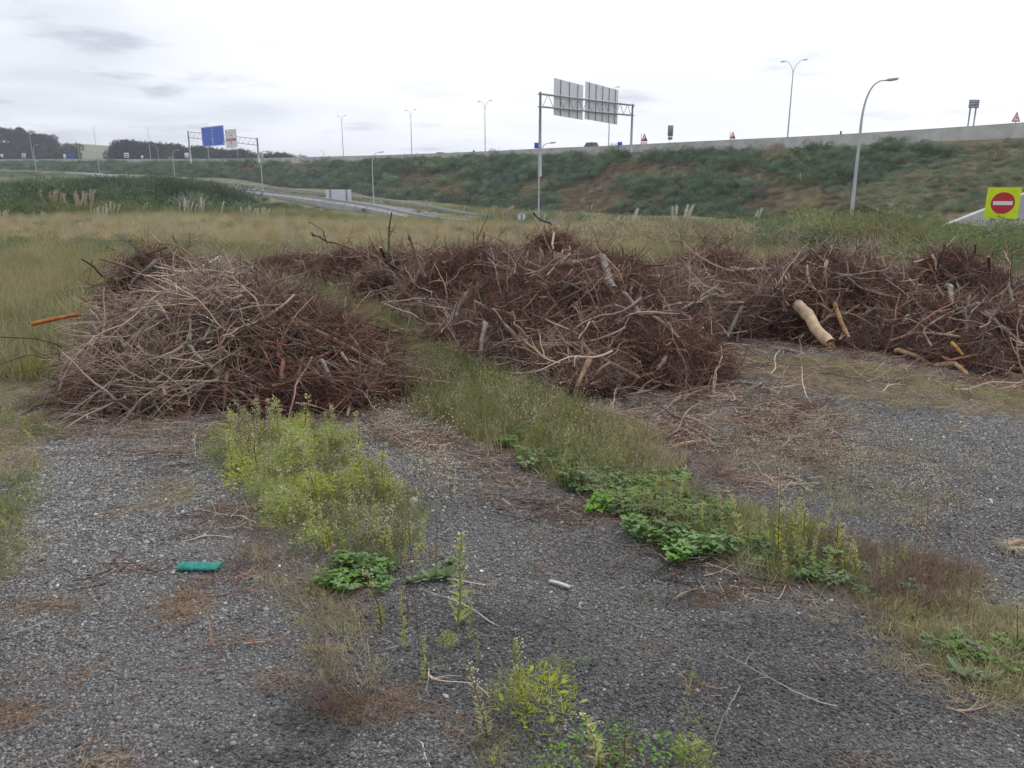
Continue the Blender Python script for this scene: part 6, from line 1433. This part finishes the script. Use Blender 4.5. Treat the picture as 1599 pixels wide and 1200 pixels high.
def pampas(px, py, d, hpx, npl, tan, lb, wide=1.0):
    b = atd(px, py, d); b[2] = min(float(G(b[0], b[1])), b[2] + .3) if py > 300 else b[2] - .3; top = atd(px, py - hpx, d)[2]; h = max(.6, top - b[2])
    root = empty('pampas_grass', b, 0); tag(root, lb, 'pampas grass'); lf = obj('leaves', PLF[int(rng.integers(0, 3))], root); lf.scale = (h * .55 * wide, h * .55 * wide, h * .62)
    for k in range(npl):
        o = obj('plume', PLM[(2 if tan else 0) + k % 2], root); a = rng.uniform(-1, 1); o.location = (a * h * .22 * wide, rng.normal() * .1 * h, 0); o.rotation_euler = (rng.normal() * .12, a * .30, rng.uniform(-.6, .6)); s = h * rng.uniform(.82, 1.05); o.scale = (s * .7, s * .7, s)
for a in ((8,346,46,13,7,False,'white pampas plumes at the very left edge behind the field',1.6), (60,343,46,7,4,False,'low white pampas plumes right of the left edge clump',1.6), (85,334,50,36,7,True,'beige pampas clump standing upright in the left scrub'), (138,333,50,33,7,True,'round pinkish pampas clump in the left scrub'),
          (118,333,51,30,4,False,'three small white plumes between the two beige clumps'), (158,344,46,20,11,False,'spreading white pampas clump with leaning plumes at the field edge',1.8), (175,340,47,22,5,False,'upright white plumes beside the spreading white clump'), (218,326,52,10,2,False,'two leaning white plumes in the left scrub'),
          (286,328,52,15,6,False,'pale pampas clump at the right of the left scrub',1.5), (300,326,52,8,3,False,'low white plumes touching the pale clump'), (318,320,52,10,2,False,'pair of small plumes above the scrub left of the guard rail'), (342,328,52,10,1,False,'single small plume left of the guard rail'),
          (388,338,50,14,6,False,'upright plumes at the foot of the retaining wall, left group'), (410,342,50,16,9,False,'larger row of upright plumes at the foot of the retaining wall'), (445,340,50,14,3,True,'tan plumes left of the blank board'), (378,302,170,14,2,False,'tiny plumes at the upper left end of the guard rail'),
          (104,284,180,8,1,False,'tiny white plume beside the far left slip road'), (42,262,250,9,3,True,'tiny pale plumes on the far left embankment'), (554,326,128,14,2,True,'pale plumes right behind the blank board'), (633,330,122,14,2,False,'pale forked plume behind the rail right of the slip road lamp'), (671,332,115,12,3,False,'white plumes behind the rail in the middle'),
          (724,334,108,10,2,False,'two small white plumes behind the rail, further right'), (785,350,66,26,6,True,'tall beige plumes left of the round sign'), (884,356,50,24,9,True,'beige plume clump right behind the peak of the middle pile'), (845,344,62,12,2,False,'pale plume beside the lamp pole under the gantry'), (964,352,46,14,4,False,'white plumes above the bright green bush, left group'),
          (989,350,46,20,3,False,'taller white plume in the middle above the bright green bush'), (998,352,45,14,4,False,'white plumes above the bright green bush, right group'), (1066,345,44,20,6,False,'white plumes among the grey dry bushes'), (1174,346,46,22,2,False,'tall single plume left of the big arched lamp'), (1252,282,92,9,1,False,'lone white plume high on the embankment'), (1186,366,40,10,1,False,'lone plume low in the green bushes')):
    pampas(*a)

# ================================================================== TREES
TRC = []
for v in range(4):
    q = MB(); lob = [(rng.normal() * 1.7, rng.normal() * 1.7, rng.uniform(3.2, 8.2), rng.uniform(1.3, 2.5)) for _ in range(10)]
    for _ in range(2400):
        cx, cy, cz, r = lob[rng.integers(0, 10)]; dd = rng.normal(size=3); dd /= np.linalg.norm(dd); p = np.array([cx, cy, cz]) + dd * r * rng.uniform(.5, 1); q.blade(p, dd + rng.normal(size=3) * .6, rng.uniform(.35, .8), .26, seg=1)
    tr = MB(); tr.tube([(0, 0, -1), (.1, 0, 3), (0, .1, 6.5)], [.28, .2, .08], 6)
    for k in range(5): c = lob[k]; tr.tube([(0, 0, 2.5 + k * .5), (c[0] * .6, c[1] * .6, c[2] * .8), c[:3]], [.12, .08, .03], 4)
    TRC.append((q.mesh('crown', M['treeleaf']), tr.mesh('trunk', M['trunk'])))
def tree(loc, s, lb, grp, tall=1.0):
    c, t = TRC[int(rng.integers(0, 4))]; root = empty('tree', loc, rng.uniform(0, 6), (s, s, s * tall)); tag(root, lb, 'tree', grp); obj('crown', c, root); obj('trunk', t, root)
k = 0
while k < 165:
    x = rng.uniform(-400, -262); y = rng.uniform(465, 540); z = float(hillz(x, y))
    if proj((x, y, z))[0] > 124: continue
    tree((x, y, z - .5), rng.uniform(.95, 1.4), 'dark broadleaf tree in the wood on the hill at far left', 'trees of the hill wood'); k += 1
def line(n, px0, px1, d0, d1, topf, lb, grp):
    for _ in range(n):
        px = rng.uniform(px0, px1); d = rng.uniform(d0, d1); b = atd(px, 252, d); z = float(hillz(b[0], b[1])); h = atd(px, topf(px) + rng.uniform(-1.5, 4), d)[2] - z
        if h < 2: continue
        tree((b[0], b[1], z - .5), max(.45, h / 9.5 / 1.15), lb, grp, 1.15)
line(118, 186, 466, 440, 500, lambda p: 221 + (p - 200) * .085 if p < 330 else (p - 330) * .07 + 233 - 2 * (355 < p < 385), 'dark tree in the treeline below the blue sign gantry', 'trees of the middle treeline')
line(10, 196, 215, 440, 470, lambda p: 221, 'taller dark tree at the left end of the middle treeline', 'tall trees of the middle treeline')

# ================================================================== SMALL THINGS ON THE GROUND
b = flat(312, 889); z = float(G(b[0], b[1])); root = empty('plastic_roll', (b[0], b[1], z), -.02); tag(root, 'teal green ribbed plastic roll lying on the gravel at left', 'plastic roll')
Lr = .178; q = MB()
for i in range(34):
    xx = -Lr / 2 + Lr * i / 33; a = np.linspace(0, 2 * math.pi, 13); w = rng.normal() * .0012
    q.tube(np.stack([np.full(13, xx) + np.sin(a) * .003, np.cos(a) * .031, .013 + w * .6 + np.sin(a) * .0115], 1), .0022, 4)
q.build('ribs', M['teal'], root)
q = MB(); a = np.arange(12) * math.pi / 6
V = np.concatenate([np.stack([np.full(12, sx), np.cos(a) * .029, .013 + np.sin(a) * .010], 1) for sx in (-Lr / 2, Lr / 2)]); q.add(V, [(i, (i + 1) % 12, (i + 1) % 12 + 12, i + 12) for i in range(12)] + [tuple(range(12))[::-1], tuple(range(12, 24))]); q.build('core', M['teal'], root)
q = MB()
for k in range(5): q.tube(wander((Lr / 2, rng.normal() * .01, .012), (1, 0, rng.normal() * .5), .03, 5, .4), .0015, 3)
q.build('loose_strands', M['teal'], root)
b0 = flat(858, 909); b1 = flat(890, 919); c = (b0 + b1) / 2; z = float(G(c[0], c[1])); q = MB(); L_ = np.linalg.norm(b1 - b0)
V = []
for t in np.linspace(-.5, .5, 6):
    for yy, zz in ((-.012, 0), (-.006, .006), (.006, .006), (.012, 0)): V.append((t * L_, yy * (1 - .2 * t), zz + .012 + .004 * math.cos(t * 3)))
kk = np.arange(24).reshape(6, 4); q.add(np.array(V), [(int(kk[i, j]), int(kk[i + 1, j]), int(kk[i + 1, j + 1]), int(kk[i, j + 1])) for i in range(5) for j in range(3)] + [(int(kk[i, 3]), int(kk[i + 1, 3]), int(kk[i + 1, 0]), int(kk[i, 0])) for i in range(5)] + [(0, 1, 2, 3), (23, 22, 21, 20)])
o = q.build('plastic_strip', M['plastic']); o.location = (c[0], c[1], z); o.rotation_euler = (0, 0, math.atan2(b1[1] - b0[1], b1[0] - b0[0])); tag(o, 'pale grey plastic strip lying on the dark gravel in the middle', 'strip')
M['palestone'] = pmat('pale_stone', (.38, .36, .33), (.5, .48, .45), 30, .9, bump=.5, bscale=80)
M['paleblue'] = pmat('pale_blue_scrap', (.35, .45, .55), (.5, .58, .66), 30, .6)
for px, py, s, mt, lb in ((645,785,.026,'palestone','pale angular stone at the right edge of the left weed patch'), (676,801,.012,'palestone','small pale pebble right of the angular stone'), (440,868,.016,'stone','flat grey stone above the sparse dry grass'), (563,714,.020,'palestone','flat grey brown stone behind the left weed patch'),
                          (568,672,.016,'palestone','pale stone at the foot of the leftmost pile'), (285,798,.014,'paleblue','pale blue scrap on the gravel in front of the leftmost pile'), (1180,690,.03,'palestone','pale stone right of the bright orange log'), (1051,630,.03,'bark','round knob of root lying under the reddish log'),
                          (1150,560,.02,'palestone','pale stone before the gap in the heaps'), (270,895,.014,'palestone','pale stone just below the left end of the teal roll')):
    b = flat(px, py); o = obj('stone' if mt != 'paleblue' else 'plastic_scrap', None); q = stone_kind(); V = q.v[0]; q.v[0] = V * s; me = q.mesh('stone', M[mt], smooth=False); COL.objects.unlink(o); o = obj('stone' if mt not in ('paleblue', 'bark') else ('plastic_scrap' if mt == 'paleblue' else 'root_knob'), me); o.location = (b[0], b[1], float(G(b[0], b[1])) + s * .3); tag(o, lb, 'stone' if mt not in ('paleblue', 'bark') else ('scrap' if mt == 'paleblue' else 'root'))
# uprooted straw tuft at the right edge
b = flat(1580, 856); root = empty('straw_tuft', (b[0], b[1], float(G(b[0], b[1])))); tag(root, 'pale uprooted grass tuft with spread roots at the right edge', 'grass tuft')
q = MB()
for _ in range(150):
    a = rng.uniform(0, 6.28); e = rng.uniform(-.1, .35); q.tube(wander((rng.normal() * .015, rng.normal() * .015, .02), (math.cos(a), math.sin(a), e), rng.uniform(.04, .12), 5, .12, .08), np.linspace(.0014, .0005, 6), 3)
q.build('roots', M['plastic'] if False else pmat('bleached_roots', (.50, .45, .33), (.62, .57, .44), 20, .9), root)
o = MB().tube([(-.02, 0, .02), (.03, .01, .035), (.08, 0, .03)], [.014, .016, .01], 7, cap=0).build('base', M['woodorange'], root)

# ================================================================== AIR
q = MB(); q.box(-1100, 650, -60, 1650, -9, 75)
hz_ = q.build('haze', [], smooth=False); tag(hz_, 'thin pale daylight haze over the whole place', kind='stuff')
hm = bpy.data.materials.new('haze'); hm.use_nodes = True; hm.node_tree.nodes.clear()
o_ = N(hm.node_tree, 'ShaderNodeOutputMaterial'); v_ = N(hm.node_tree, 'ShaderNodeVolumePrincipled'); v_.inputs['Color'].default_value = (.86, .90, 1, 1); v_.inputs['Density'].default_value = .00035; v_.inputs['Anisotropy'].default_value = .2
hm.node_tree.links.new(v_.outputs[0], o_.inputs['Volume']); hz_.data.materials.append(hm)
